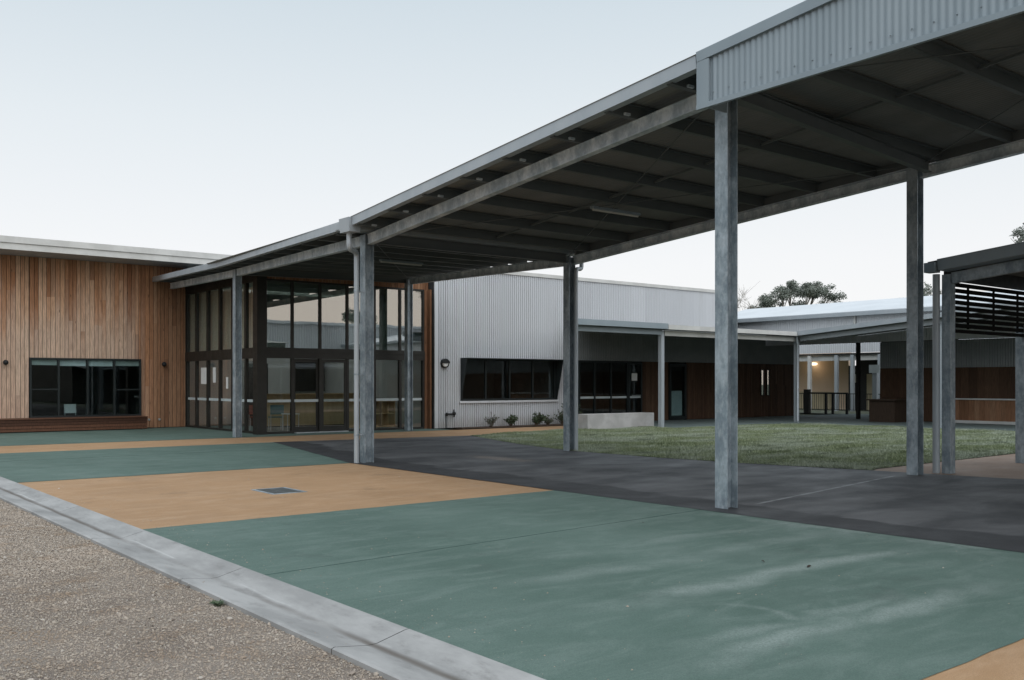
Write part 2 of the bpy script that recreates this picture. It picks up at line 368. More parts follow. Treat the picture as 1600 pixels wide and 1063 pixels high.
M['black'] = m_var('black_metal', (.010,.011,.012), (.016,.017,.018), .45, .2, 3)
M['slat'] = m_var('black_slat', (.008,.008,.008), (.012,.012,.011), .95, 0, 3, spec=.1)
M['white'] = m_var('white_plastic', (.72,.73,.73), (.78,.79,.79), .5, 0, 3)
M['blindcloth'] = m_var('blind_cloth', (.58,.58,.53), (.66,.66,.61), .9, 0, 4)
M['strip'] = m_var('frosted_band', (.50,.56,.57), (.56,.62,.63), .7, 0, 3)
M['paper'] = m_var('paper', (.74,.74,.72), (.80,.80,.78), .9, 0, 20)
M['plaster'] = m_var('interior_wall', (.52,.54,.52), (.58,.60,.58), .9, 0, 1)
M['ceil'] = m_var('interior_ceiling', (.55,.55,.53), (.6,.6,.58), .9, 0, 1)
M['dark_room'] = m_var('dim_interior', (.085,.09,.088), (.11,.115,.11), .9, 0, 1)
M['ply'] = m_var('plywood', (.42,.30,.16), (.50,.37,.20), .6, 0, 2, (4,4,.5))
M['ochre'] = m_var('ochre_render', (.74,.575,.43), (.78,.61,.47), .9, 0, 1)
M['cream'] = m_var('cream_panel', (.55,.47,.32), (.6,.52,.36), .8, 0, 1)
M['teal_seat'] = m_var('teal_plastic', (.04,.11,.13), (.05,.13,.15), .45, 0, 2)
M['red_seat'] = m_var('red_fabric', (.24,.075,.055), (.3,.10,.07), .8, 0, 4)
M['chrome'] = m_var('steel_tube', (.5,.52,.53), (.6,.62,.63), .3, .7, 3)
M['mulch'] = m_var('bark_mulch', (.035,.024,.018), (.10,.065,.045), .95, 0, 25, bump=.6, bsc=40)
M['bark'] = m_var('pale_bark', (.20,.18,.155), (.34,.31,.27), .9, 0, 6, (1,1,.3))
M['twig'] = m_var('twig', (.10,.075,.05), (.15,.115,.08), .9, 0, 6)
def m_leaf(name, c1, c2):
    m, t, b = mat_new(name); N = NT(t)
    N.link(N.mix(N.pos.outputs['Random Per Island'], c1, c2), b.inputs['Base Color'])
    b.inputs['Roughness'].default_value = .6; b.inputs['Specular IOR Level'].default_value = .35
    return m
M['leaf'] = m_leaf('hazed_eucalypt_leaf', (.15,.175,.15), (.27,.295,.255))  # leaf tone lightened to stand for distance haze
M['shrub'] = m_leaf('shrub_leaf', (.035,.06,.03), (.10,.135,.075))
M['shrub_grey'] = m_leaf('grey_shrub_leaf', (.06,.075,.05), (.16,.17,.12))
def m_grass():
    m, t, b = mat_new('dewy_grass'); N = NT(t)
    p = N.rng(N.noise(.5, (.7,1.3,1), det=7, rough=.65), .42, .60)
    c = N.mix(N.pos.outputs['Random Per Island'], (.135,.18,.07), (.34,.385,.23))
    c = N.mix(N.math('MULTIPLY', p, .6), c, (.44,.48,.41))
    dk = N.rng(N.noise(1.3, (.6,1.4,1), det=7, rough=.65, loc=(4,0,0)), .53, .66)
    c = N.mix(N.math('MULTIPLY', dk, .7), c, (.05,.075,.03))
    N.link(c, b.inputs['Base Color']); b.inputs['Roughness'].default_value = .5
    return m
M['grass'] = m_grass()
M['soil'] = m_var('lawn_soil', (.045,.06,.03), (.085,.105,.055), .95, 0, 3, bump=.5, bsc=30)
def m_gravel_ground():
    m, t, b = mat_new('gravel_ground'); N = NT(t)
    big = N.rng(N.noise(.8, det=5), .35, .65)
    c = N.mix(big, (.29,.24,.20), (.39,.335,.285))
    st = N.rng(N.voro(75, out='Distance'), .0, .55, 1.12, .72)
    c2 = N.n('ShaderNodeHueSaturation'); N.link(c, c2.inputs['Color']); N.link(st, c2.inputs['Value'])
    N.link(c2.outputs[0], b.inputs['Base Color']); b.inputs['Roughness'].default_value = .95
    N.bump(b, N.math('ADD', N.voro(75), N.noise(200, det=3)), .8, .01)
    return m
M['gravel'] = m_gravel_ground()
def m_pebble():
    m, t, b = mat_new('pebble'); N = NT(t)
    rp = N.n('ShaderNodeValToRGB'); N.link(N.pos.outputs['Random Per Island'], rp.inputs[0])
    e = rp.color_ramp.elements; e[0].color = (.07,.06,.055,1); e[1].color = (.52,.485,.44,1)
    for p_, c_ in ((.03, (.22,.18,.15,1)), (.3, (.365,.305,.245,1)), (.6, (.395,.34,.285,1)), (.85, (.425,.365,.30,1))):
        x = e.new(p_); x.color = c_
    big = N.rng(N.noise(1.3, det=6), .40, .62); b2 = N.rng(N.noise(2.2, det=5, loc=(7,3,0)), .5, .66)
    cc = N.mix(N.math('MULTIPLY', big, .55), rp.outputs[0], (.46,.39,.325)); cc = N.mix(N.math('MULTIPLY', b2, .5), cc, (.30,.215,.145))
    N.link(cc, b.inputs['Base Color']); b.inputs['Roughness'].default_value = .9
    return m
M['pebble'] = m_pebble()
def m_kerb():
    m, t, b = mat_new('kerb_concrete'); N = NT(t)
    c = N.mix(N.rng(N.noise(1.8, (1.4,.5,1), det=7, rough=.65), .36, .66), (.285,.283,.278), (.41,.406,.398))
    X, Y, Z = N.sepxyz()
    Xw = N.math('ADD', X, N.math('MULTIPLY', N.math('SUBTRACT', N.noise(1.4, (1,.6,1), det=5), .5), .07))
    inv = N.math('MULTIPLY', N.rng(N.math('ABSOLUTE', N.math('SUBTRACT', Xw, 3.07)), .0, .055, 1, 0), N.rng(N.noise(.8, (1,.5,1), det=4), .36, .56, .15, .85))
    c = N.mix(inv, c, (.10,.082,.066))
    gr = N.rng(N.noise(3.2, (2,.7,1), det=8, rough=.72, loc=(0,9,0)), .52, .7); c = N.mix(N.math('MULTIPLY', gr, .45), c, (.16,.155,.148))
    c = N.mix(N.math('MULTIPLY', N.rng(N.math('ABSOLUTE', N.math('SUBTRACT', Xw, 3.125)), .0, .014, 1, 0), N.rng(N.noise(1.1, (1,.7,1), det=5, loc=(0,5,0)), .5, .6, 0, .7)), c, (.5,.5,.49))
    N.link(c, b.inputs['Base Color']); b.inputs['Roughness'].default_value = .8
    N.bump(b, N.noise(60, det=6, rough=.7), .25, .005)
    return m
M['kerb'] = m_kerb()
M['concrete'] = m_var('bench_concrete', (.40,.39,.38), (.52,.51,.50), .85, 0, 1.6, bump=.2)
M['far_ground'] = m_var('grey_grassland', (.085,.10,.07), (.13,.145,.105), .95, 0, .4)
M['joint'] = m_var('joint', (.02,.022,.024), (.035,.036,.038), .9, 0, 4)
M['saw_cut'] = m_var('saw_cut', (.04,.075,.065), (.06,.11,.095), .9, 0, 4)

# ------------------------------------------------------------------ ground
def wob(pts, amp=.005, step=.3):
    out = []
    for (a, b) in zip(pts, pts[1:]+pts[:1]):
        L = math.hypot(b[0]-a[0], b[1]-a[1]); n = max(1, min(60, int(L/step)))
        for i in range(n):
            t = i/n; k = 0 if i == 0 else amp
            out.append((a[0]+(b[0]-a[0])*t+random.gauss(0,k), a[1]+(b[1]-a[1])*t+random.gauss(0,k)))
    return out
def struct(o): o['kind'] = 'structure'; return o
struct(MB().add([(-400,-400,-.06),(2.83,-400,-.06),(2.83,900,-.06),(-400,900,-.06)], [(0,1,2,3)]).build('ground', M['gravel']))
struct(MB().add([(2.72,-400,-.08),(900,-400,-.08),(900,900,-.08),(2.72,900,-.08)], [(0,1,2,3)]).build('ground', M['far_ground']))
XB = lambda y: 9.35 if y < 16.9 else 9.35 + (y-16.9)*.229
XR = [(17.0,23.4),(16.2,21.2),(15.5,19.0),(15.0,16.6),(15.1,14.0),(15.35,12.0),(15.95,9.55),(16.4,7.2),(16.9,2.0),(17.2,-8)]
XI = 3.33
struct(MB().poly([(XI,-8),(XI,2.75),(9.42,2.85),(9.42,-8)], .0).build('painted_pavement', M['orange']))
struct(MB().poly(wob([(XI,2.65),(XI,10.68),(9.40,10.75),(9.40,2.75)]), .004).build('painted_pavement', M['green']))
struct(MB().poly([(XI,10.6),(XI,17.0),(9.40,17.0),(9.40,10.6)], .0).build('painted_pavement', M['orange']))
struct(MB().poly(wob([(XI,16.9),(XI,24.1),(11.03,24.1),(9.38,16.92)]), .004).build('painted_pavement', M['green']))
struct(MB().poly([(XI,24.0),(XI,27.05),(12.3,26.7),(18.5,26.6),(20,26.6),(24.2,26.6),(25.2,26.6),(25.2,25.0),(21.8,24.5),(17.0,23.4),(11.0,24.0)], .0).build('painted_pavement', M['orange']))
struct(MB().poly([(XI,26.95),(XI,34.6),(12.5,34.6),(12.5,28.05),(18.6,28.0),(18.6,26.6),(12.3,26.7)], .004).build('painted_pavement', M['green']))
struct(MB().poly(wob([(9.35,-8),(9.35,16.92),(11.0,24.1)] + XR, .006), .008).build('asphalt_path', M['asphalt']))
struct(MB().poly([(15.95,9.55),(16.3,9.68),(22.6,9.85),(33,9.95),(36,9.95),(36,4.5),(16.6,5.2),(16.4,7.2)], .003).build('tan_path', M['tan']))
struct(MB().poly([(25.2,25.0),(25.2,27.6),(40,27.6),(44,27.6),(44,20.5),(37.5,20.5),(37.5,8),(32.3,8),(32.3,21.5),(31.2,22.5),(25.2,22.6)], .012).build('verandah_floor', M['slab']))
# fine saw-cut joints in the green slab
J = MB()
for a, b_ in (((XI,7.5),(9.35,7.95)), ((3.4,21.6),(10.4,21.6))):
    J.bar((a[0],a[1],.0055), (b_[0],b_[1],.0055),   .007, .003)
struct(J.build('pavement_joint', M['saw_cut']))
# kerb: upstand slope, invert, outer lip
K = MB(); prof = [(3.345,.008),(3.315,.004),(3.11,-.047),(3.05,-.05),(2.81,-.020),(2.79,-.028),(2.79,-.2)]
ys = [-10+2.63*k-.5 for k in range(26)]
for i in range(len(ys)-1):
    y0, y1 = ys[i]+.004, ys[i+1]-.004
    vs = [(x,y0,z) for x,z in prof] + [(x,y1,z) for x,z in prof]; n = len(prof)
    K.add(vs, [(k,k+1,n+k+1,n+k) for k in range(n-1)])
struct(K.build('kerb', M['kerb']))
struct(MB().add([(2.75,-10,-.065),(3.34,-10,-.065),(3.34,56,-.065),(2.75,56,-.065)],[(0,1,2,3)]).build('kerb_joint_filler', M['joint']))

# gravel stones (near part of the yard)
def gravel():
    phi = (1+5**.5)/2
    iv = np.array([(-1,phi,0),(1,phi,0),(-1,-phi,0),(1,-phi,0),(0,-1,phi),(0,1,phi),(0,-1,-phi),(0,1,-phi),(phi,0,-1),(phi,0,1),(-phi,0,-1),(-phi,0,1)])/1.9
    fi = np.array([(0,11,5),(0,5,1),(0,1,7),(0,7,10),(0,10,11),(1,5,9),(5,11,4),(11,10,2),(10,7,6),(7,1,8),(3,9,4),(3,4,2),(3,2,6),(3,6,8),(3,8,9),(4,9,5),(2,4,11),(6,2,10),(8,6,7),(9,8,1)])
    P = []; S = []
    n = 180000
    x = rng.uniform(.2, 2.80, n); y = rng.uniform(3.2, 16.5, n)
    keep = rng.random(n) < np.clip(1.5 - (y-5)*.09, .35, 1)
    x, y = x[keep], y[keep]
    s = np.exp(rng.normal(math.log(.0038), .36, len(x))) * np.where(y > 9, 1.25, 1)
    s = np.where(rng.random(len(x)) < .015, s*2.3, s); s = np.clip(s, .0022, .02)
    zb = np.full(len(x), -.058)
    k_ = 420; x = np.append(x, 2.79 + np.abs(rng.normal(0,.05,k_))); y = np.append(y, rng.uniform(4, 16, k_)); s = np.append(s, rng.uniform(.0025,.007,k_)); zb = np.append(zb, np.full(k_, -.034))
    n = len(x)
    V = iv[None]*(1+rng.normal(0, .16, (n,12,1)))
    V = V*s[:,None,None]*rng.uniform(.65,1.35,(n,1,3))*np.array([1,1,.75])
    a = rng.uniform(0, 6.28, n); ca, sa = np.cos(a)[:,None], np.sin(a)[:,None]
    VX = V[:,:,0]*ca - V[:,:,1]*sa; VY = V[:,:,0]*sa + V[:,:,1]*ca
    V = np.stack([VX + x[:,None], VY + y[:,None], V[:,:,2] + (zb + s*.30)[:,None]], 2).reshape(-1,3)
    F = (fi[None] + (np.arange(n)*12)[:,None,None]).reshape(-1,3)
    o = np_mesh('gravel', V, F, M['pebble']); o['kind'] = 'stuff'
gravel()

# lawn
lawn = [(17.0,23.4)] + XR[1:7] + [(16.3,9.68),(22.6,9.85),(32.3,9.95),(32.3,21.5),(31.2,22.5),(25.2,22.6),(25.2,25.0),(21.8,24.5)]
struct(MB().poly(lawn[::-1], .012).build('lawn', M['soil']))
def grass():
    px = np.array([p[0] for p in lawn]); py = np.array([p[1] for p in lawn])
    n = 420000; x = rng.uniform(15, 32.4, n); y = rng.uniform(9.5, 25.2, n)
    ins = np.zeros(n, bool); j = len(px)-1
    for i in range(len(px)):
        c = ((py[i] > y) != (py[j] > y)) & (x < (px[j]-px[i])*(y-py[i])/(py[j]-py[i]+1e-9)+px[i]); ins ^= c; j = i
    dens = .75 + .25*np.sin(x*1.3+np.sin(y*.9)*2)*np.cos(y*1.7+x*.4)
    ins &= rng.random(n) < dens*np.clip(1.25-(x-15)/40, .5, 1)
    x, y = x[ins], y[ins]; n = len(x)
    h = rng.uniform(.025,.075,n)*(.8+.5*np.sin(x*2.1)*np.sin(y*1.9+1)); h = np.clip(h*.75,.012,.08)
    big = rng.random(n) < .01; h = np.where(big, h*1.8, h)
    a = rng.uniform(0,6.28,n); w = rng.uniform(.006,.012,n); l = h*rng.uniform(.1,.9,n); b = rng.uniform(0,6.28,n)
    V = np.empty((n,3,3)); z = .012
    V[:,0] = np.stack([x-np.cos(a)*w, y-np.sin(a)*w, np.full(n,z)],1); V[:,1] = np.stack([x+np.cos(a)*w, y+np.sin(a)*w, np.full(n,z)],1)
    V[:,2] = np.stack([x+np.cos(b)*l, y+np.sin(b)*l, z+h],1)
    o = np_mesh('grass', V.reshape(-1,3), np.arange(n*3).reshape(-1,3), M['grass']); o['kind'] = 'stuff'
grass()

# ------------------------------------------------------------------ covered walkway
PITCH = .0955
def fx_(y):   # front beam line
    if y <= 16.8: return 9.66
    if y <= 27.0: return 9.66 + (y-16.8)*(11.22-9.66)/10.2
    return 11.22 + (y-27.0)*(11.75-11.22)/7.3
def bx_(y): return 15.04 + (16.75-y)*.088 if y <= 16.75 else 15.04 + (y-16.75)*(17.2-15.04)/10.4
def zf(y):    # underside of front beam
    if y <= 16.8: return 4.34 + (16.8-y)*PITCH
    if y <= 27.0: return 4.34 + (y-16.8)*(4.71-4.34)/10.2
    return 4.71 + (y-27)*(4.92-4.71)/7.3
def zk(y): return 4.34 + (16.8-y)*PITCH if y <= 16.8 else 4.34 + (y-16.8)*.050
BD, PD = .20, .165
cw = thing('covered_walkway', 'long steel covered walkway with grey metal roof bending over the painted forecourt', 'walkway', (12.5,12,0))
def hcol(x, y, z1, name='column'):
    m = MB(); t = .014
    m.box(x-.10,x-.10+t,y-.10,y+.10,0,z1); m.box(x+.10-t,x+.10,y-.10,y+.10,0,z1); m.box(x-.10+t,x+.10-t,y-.005,y+.005,0,z1)
    return m.build(name, M['galv'], cw)
FC = [(9.735,7.86),(9.665,16.8),(11.20,27.0)]; BC = [(15.80,8.66),(15.04,16.75),(17.2,27.15)]
for x, y in FC: hcol(x, y, zf(y)+BD)
for x, y in BC: hcol(x, y, zk(y)+BD)
def cbeam(pts, side, zfun, zoff=0):
    """channel: web on the outer face (side -1 = towards -x), two flanges"""
    for (x0,y0), (x1,y1) in zip(pts, pts[1:]):
        d = .11 if True else 0
        L = math.hypot(x1-x0, y1-y0); ux, uy = (x1-x0)/L, (y1-y0)/L
        a = (x0+ux*d, y0+uy*d); b = (x1-ux*d, y1-uy*d); m = MB()
        za, zb = zfun(y0)+BD/2, zfun(y1)+BD/2
        o = -.05*side
        m.bar((a[0]+side*.04,a[1],za), (b[0]+side*.04,b[1],zb), .012, BD-.024)
        for s_ in (-1, 1): m.bar((a[0],a[1],za+s_*(BD/2-.006)), (b[0],b[1],zb+s_*(BD/2-.006)), .13, .012)
        m.build('edge_beam', M['galv_beam'], cw)
cbeam([(9.66,-4),FC[0],FC[1],FC[2],(11.75,34.25)], -1, zf)
cbeam([(16.85,-4),BC[0],BC[1],BC[2]], 1, zk)
# purlins run across from front to back edge, sitting on the beams
def purlin(y, xa, xb, za, zb, dd=PD):
    m = MB(); a = (xa, y, za+dd/2); b = (xb, y, zb+dd/2)
    m.bar(a, b, .010, dd); m.bar((xa,y+.04,za+.005),(xb,y+.04,zb+.005), .08, .010); m.bar((xa,y-.04,za+dd-.005),(xb,y-.04,zb+dd-.005), .08, .010)
    m.bar((xa,y+.08,za+.02),(xb,y+.08,zb+.02), .008, .03)
    return m.build('purlin', M['galv_dark'], cw)
ys2 = [8.21+1.13*k for k in range(8)] + [8.21-1.13*k for k in range(1,11)]
for y in ys2: purlin(y, 9.1, bx_(y)+.33, zf(y)+BD+.002, zk(y)+BD+.002)
y = 17.2
while y < 27.7:
    purlin(y, fx_(y)-.5, bx_(y)+.35, zf(y)+BD+.002, zk(y)+BD+.002); y += 1.1
while y < 34.2:
    purlin(y, fx_(y)-.5, 12.3, zf(y)+BD+.002, zf(y)+BD+.02); y += 1.1
# heavier rafters on the column lines, hung below the purlins
for (a, b, yy) in ((FC[0],BC[0],7.98), (FC[1],BC[1],16.8), (FC[2],BC[2],27.0)):
    m = MB(); p = (a[0]+.11, a[1]+.02, zf(a[1])+.15); q = (b[0]-.11, b[1]-(.3 if b[1] < 10 else 0), zk(b[1])+.15)
    m.bar(p, q, .010, .19); m.bar(p, q, .12, .012, dz=.094); m.bar(p, q, .12, .012, dz=-.094)
    m.build('rafter', M['galv_dark'], cw)
# bridging and tension rods below the sheeting
for xx in (12.4,):
    m = MB()
    for ya, yb in zip(sorted(ys2), sorted(ys2)[1:]):
        m.bar((xx,ya+.09,zf(ya)+BD+.07),(xx,yb-.02,zf(yb)+BD+.07), .035, .035)
    m.build('purlin_bridging', M['galv_dark'], cw)
for (xa,ya),(xb,yb) in (((9.75,7.9),(14.95,16.7)),((15.6,8.5),(9.8,16.7)),((15.6,8.4),(9.75,.2)),((9.75,7.7),(16.2,.2)),((9.8,16.9),(17.1,27)),((15.0,16.9),(11.3,26.9))):
    MB().tube([(xa,ya,zf(ya)+BD-.02),(xb,yb,zk(yb)+BD-.02)], .009, 6).build('brace_rod', M['galv_dark'], cw)
for y in ys2:
    MB().box(9.36,9.46,y-.06,y-.02,zf(y)+BD+.003,zf(y)+BD+.035).build('cleat', M['galv_beam'], cw)
# roof sheets
RZ = BD + PD + .016
rs = MB(); roof_sheet(rs, 9.02,bx_(-4.2)+.4,-4.2,zf(-4.2)+RZ,zk(-4.2)+RZ, 9.02,bx_(16.72)+.4,16.72,zf(16.72)+RZ,zk(16.72)+RZ)
rs.build('roof', M['roof_under'], cw)
rs = MB(); roof_sheet(rs, fx_(16.85)-.6,bx_(16.85)+.45,16.85,zf(16.85)+RZ,zk(16.85)+RZ, fx_(27.0)-.6,bx_(27.0)+.45,27.9,zf(27.9)+RZ,zk(27.9)+RZ)
rs.build('roof', M['roof_under'], cw)
rs = MB(); roof_sheet(rs, fx_(27.9)-.6,12.32,27.9,zf(27.9)+RZ,zf(27.9)+RZ+.01, fx_(34.3)-.55,12.32,34.35,zf(34.35)+RZ,zf(34.35)+RZ+.01)
rs.build('roof', M['roof_under'], cw)
# valley box gutter between the two roofs
MB().box(9.05,15.4,16.55,17.0,zf(16.8)+.26,zf(16.8)+.375).build('valley_gutter', M['flash'], cw)
def edge_gutter(pts, zfun, h=.17, w=.13, offx=-.56, name='gutter', dz=0):
    m = MB()
    for y0, y1 in zip(pts, pts[1:]):
        a = (fx_(y0)+offx, y0, zfun(y0)+BD+PD+.03-h/2+dz); b = (fx_(y1)+offx, y1, zfun(y1)+BD+PD+.03-h/2+dz)
        m.bar(a, b, w, h)
    o = m.build(name, M['flash'], cw)
    return o
edge_gutter([7.76, 16.27], zf); edge_gutter([16.69, 27.0, 34.3], zf)
# back edge trim
m = MB(); m.bar((bx_(-4.2)+.42,-4.2,zk(-4.2)+RZ),(bx_(16.7)+.42,16.7,zk(16.7)+RZ), .02, .10); m.bar((bx_(16.9)+.47,16.9,zk(16.9)+RZ),(bx_(27)+.47,27.9,zk(27.9)+RZ), .02, .08)
m.build('back_trim', M['flash'], cw)
m = MB(); m.bar((bx_(-4.2)+.02,-4.2,zk(-4.2)+BD+.083),(bx_(16.6)+.02,16.6,zk(16.6)+BD+.083), .012, .16); m.build('closure_strip', M['galv_dark'], cw)
# rainwater head and downpipe on the second front column
rh = MB(); rh.hexa([(8.99,16.30,4.50),(9.22,16.30,4.50),(9.22,16.66,4.50),(8.99,16.66,4.50)], [(8.97,16.28,4.77),(9.24,16.28,4.77),(9.24,16.68,4.77),(8.97,16.68,4.77)])
rho = rh.build('rainwater_head', M['flash'], cw)
def arc(p0, p1, p2, n=6):
    p0, p1, p2 = Vector(p0), Vector(p1), Vector(p2)
    return [(1-t)**2*p0+2*t*(1-t)*p1+t*t*p2 for t in [i/n for i in range(n+1)]]
DX, DY = 9.43, 16.80
dp = MB(); dp.tube([(9.11,16.52,4.5),(9.11,16.52,4.33)] + arc((9.11,16.52,4.30),(9.11,16.52,4.20),(9.18,16.58,4.19)) + arc((9.35,16.72,4.18),(DX,DY,4.18),(DX,DY,4.08)) + [(DX,DY,.01)], .052, 14)
dpo = dp.build('downpipe', M['flash'], cw)
for zz in (.55, 1.75, 3.4):
    br = MB()
    br.tube([(DX,DY,zz),(DX,DY,zz+.03)], .058, 14); br.box(DX+.05,9.57,DY-.02,DY+.02,zz,zz+.025)
    br.build('pipe_bracket', M['galv'], dpo)
# downpipe behind the middle back column
dp = MB(); X_, Y_ = 15.13, 16.62
dp.tube([(15.36,16.68,4.5)] + arc((15.36,16.68,4.36),(15.36,16.68,4.28),(15.30,16.67,4.27)) + arc((15.2,16.64,4.26),(X_,Y_,4.26),(X_,Y_,4.14)) + [(X_,Y_,.01)], .05, 12)
dp.build('downpipe', M['flash'], cw)
# deep corrugated fascia of the near bay
FY = 7.74; fe = -4.2
fb = lambda y: 4.925 + (7.74-y)*.012
ct = lambda y: zf(y)+BD+PD+.04
m = MB(); sheet_pts(m, (9.06,FY-.16), (9.06,fe), fb(FY)+.02, ct(FY)-.06, fb(fe)+.02, ct(fe)-.06, (-1,0), .08, .0075, 8)
k = 0; y = FY-.24
while y > 1.5:
    if k % 2 == 0: m.ball((9.046,y,fb(y)+.16), .009, 8, 5)
    k += 1; y -= .114
fas = m.build('corrugated_fascia', M['fascia'], cw)
m = MB()
m.bar((9.043,FY,(ct(FY)-.055)),(9.043,fe,(ct(fe)-.055)), .05, .125)
m.build('capping', M['fascia'], fas)
MB().bar((9.04,FY,fb(FY)+.018),(9.04,fe,fb(fe)+.018), .045, .06).build('bottom_trim', M['fascia'], fas)
MB().box(9.022,9.062,FY-.19,FY-.002,fb(FY)+.05,ct(FY)-.11).build('corner_trim', M['fascia'], fas)
MB().box(9.07,9.58,FY-.02,FY,fb(FY)+.05,zf(FY)+.1).build('end_return', M['fascia'], fas)
# fluorescent battens under the sheeting
def batten(x, y, L=1.25):
    z = zf(y)+BD-.06
    t = thing('batten_light', 'pale tube light under the walkway roof above the asphalt, nearer the tall front column' if y < 12 else 'pale tube light under the walkway roof near the glass foyer', 'light', (x,y,z), 'tube lights under the walkway roof')
    MB().box(x-L/2,x+L/2,y-.05,y+.05,z,z+.045).build('housing', M['fascia'], t)
    MB().tube([(x-L/2+.03,y,z-.012),(x+L/2-.03,y,z-.012)], .024, 10).build('diffuser', M['blindcloth'], t)
    MB().box(x-.03,x+.03,y-.03,y+.03,z+.045,z+.07).build('mount', M['galv_dark'], t)
batten(12.9, 13.05); batten(12.9, 20.7)

# ------------------------------------------------------------------ main building
mb_ = thing('school_building', 'long low building with timber cladding, tall glazed foyer and pale corrugated wall', 'building', (18,30,0))
def boards(mb, x0, x1, y, z0f, z1f, w=.135, gap=.014, t=.018, split=True):
    x = x0
    while x < x1-.02:
        ww = min(w*random.choice((.92,1,1.08)), x1-x); z0, z1 = z0f(x), z1f(x)
        d = random.uniform(0, .006); cuts = [z0, z1]
        if split and random.random() < .55: cuts = [z0, random.uniform(z0+.8, z1-.5) if z1-z0 > 2 else (z0+z1)/2, z1]
        for a, b in zip(cuts, cuts[1:]): mb.box(x+gap/2, x+ww-gap/2, y-t-d, y, a+.001, b-.001)
        x += ww
WY = 34.4
c0 = lambda z: (lambda x: z)
m = MB(); WL, WR, WB, WT = 7.19, 10.75, .45, 2.42
boards(m, -2, WL, WY, c0(.02), c0(5.72)); boards(m, WR, 12.32, WY, c0(.02), c0(5.72)); boards(m, WL, WR, WY, c0(WT), c0(5.72)); boards(m, WL, WR, WY, c0(.02), c0(WB))
m.build('timber_wall', M['wood'], mb_)
# backing + window reveal
m = MB(); m.box(-2,WL,WY+.005,WY+.15,0,5.72); m.box(WR,12.4,WY+.005,WY+.15,0,5.72); m.box(WL,WR,WY+.005,WY+.15,WT,5.72); m.box(WL,WR,WY+.005,WY+.15,0,WB)
m.build('wall_backing', M['joint'], mb_)
# roof of the timber wing
m = MB(); m.box(-4,13.9,32.75,45,5.722,5.76); sof = m.build('eave_soffit', M['flash'], mb_)
m = MB(); m.box(-4,13.9,32.70,32.748,5.70,5.90); m.box(-4,13.9,32.66,32.748,5.905,6.10); m.build('roof_fascia', M['off_white'], mb_)
MB().hexa([(-4,32.75,5.95),(13.9,32.75,5.95),(13.9,45,6.2),(-4,45,6.2)],[(-4,32.75,6.06),(13.9,32.75,6.06),(13.9,45,6.5),(-4,45,6.5)]).build('roof', M['roof_white'], mb_)
def window(x0, x1, z0, z1, y, bars, parent, fm, gm, fw=.05, depth=.09, name='window', transom=None, blinds=None, strip=None, sash=None):
    """framed window in a wall along x; bars = mullion x positions"""
    f = MB()
    f.box(x0,x1,y-depth/2,y+depth/2,z1-fw,z1); f.box(x0,x1,y-depth/2,y+depth/2,z0,z0+fw)
    f.box(x0,x0+fw,y-depth/2,y+depth/2,z0+fw,z1-fw); f.box(x1-fw,x1,y-depth/2,y+depth/2,z0+fw,z1-fw)
    for b in bars: f.box(b-fw/2,b+fw/2,y-depth/2+.002,y+depth/2,z0+fw,z1-fw)
    if sash:
        for (a, b, zz) in sash: f.box(a+fw/2,b-fw/2,y-depth/2+.012,y+.02,zz-.02,zz+.02)
    fo = f.build(name, fm, parent)
    e = [x0+fw/2] + list(bars) + [x1-fw/2]
    for a, b in zip(e, e[1:]):
        MB().box(a+fw/2,b-fw/2,y-.003,y+.003,z0+fw,z1-fw).build('pane', gm, fo)
    if blinds:
        for (a, b, zb, mt) in blinds: MB().box(a,b,y+.05,y+.06,zb,z1-fw-.01).build('blind', mt, fo)
    if strip:
        s = MB()
        for a, b in zip(e, e[1:]): s.box(a+fw/2+.005,b-fw/2-.005,y-.006,y-.004,strip,strip+.085)
        s.build('frosted_band', M['strip'], fo)
    return fo
def room(x0, x1, y0, y1, z0, z1, mats, name='room', parent=None, left=True, ceil=True):
    """interior seen through the glass: floor, back, sides, ceiling facing in"""
    w, fl, ce = mats
    m = MB(); m.box(x0,x1,y1,y1+.1,z0,z1); 
    if left: m.box(x0-.1,x0,y0,y1,z0,z1)
    m.box(x1,x1+.1,y0,y1,z0,z1); m.build(name+'_wall', w, parent)
    MB().box(x0,x1,y0,y1,z0-.1,z0).build(name+'_floor', fl, parent)
    if ceil: MB().box(x0,x1,y0,y1,z1,z1+.1).build(name+'_ceiling', ce, parent)
e = [WL, 8.07, 8.98, 9.85, WR]
window(WL, WR, WB, WT, WY-.02, e[1:4], mb_, M['frame_dk'], M['glass_dk'], .055, .12, sash=[(WL+.02,8.07,1.38),(9.85,WR-.02,1.36)],
       blinds=[(WL+.06,8.03,2.18,M['plaster']),(8.11,8.94,2.16,M['white']),(9.02,9.81,2.16,M['white']),(9.89,WR-.06,2.18,M['plaster'])])
room(6.4, 11.6, WY+.16, 40, .3, 2.9, (M['dark_room'], M['dark_room'], M['dark_room']), 'classroom', mb_)

# glazed foyer
GY, GX = 27.97, 12.40; ZT, ZB2, ZB1, Z0 = 4.76, 2.69, 2.36, .05
def frame_rect(f, x0, x1, y, z0, z1, w, d): f.box(x0,x1,y-d/2,y+d/2,z0,z1)
mul = [12.52, 13.40, 14.36, 15.34, 16.36, 17.36, 18.30]
gf = MB()
gf.box(12.18,12.50,GY-.13,GY+.19,0,5.2)                       # corner post
gf.box(12.50,18.32,GY-.10,GY+.06,ZB1,ZB2); gf.box(12.50,18.32,GY-.05,GY+.05,ZT,ZT+.06); gf.box(12.50,18.32,GY-.06,GY+.06,0,.07)
gf.box(12.50,18.32,GY-.12,GY-.10,ZB1+.20,ZB1+.235)
for x in mul[1:]: gf.box(x-.045,x+.045,GY-.06,GY+.06,.07,ZB1); gf.box(x-.04,x+.04,GY-.05,GY+.05,ZB2,ZT)
gfo = gf.build('foyer_front', M['frame'], mb_)
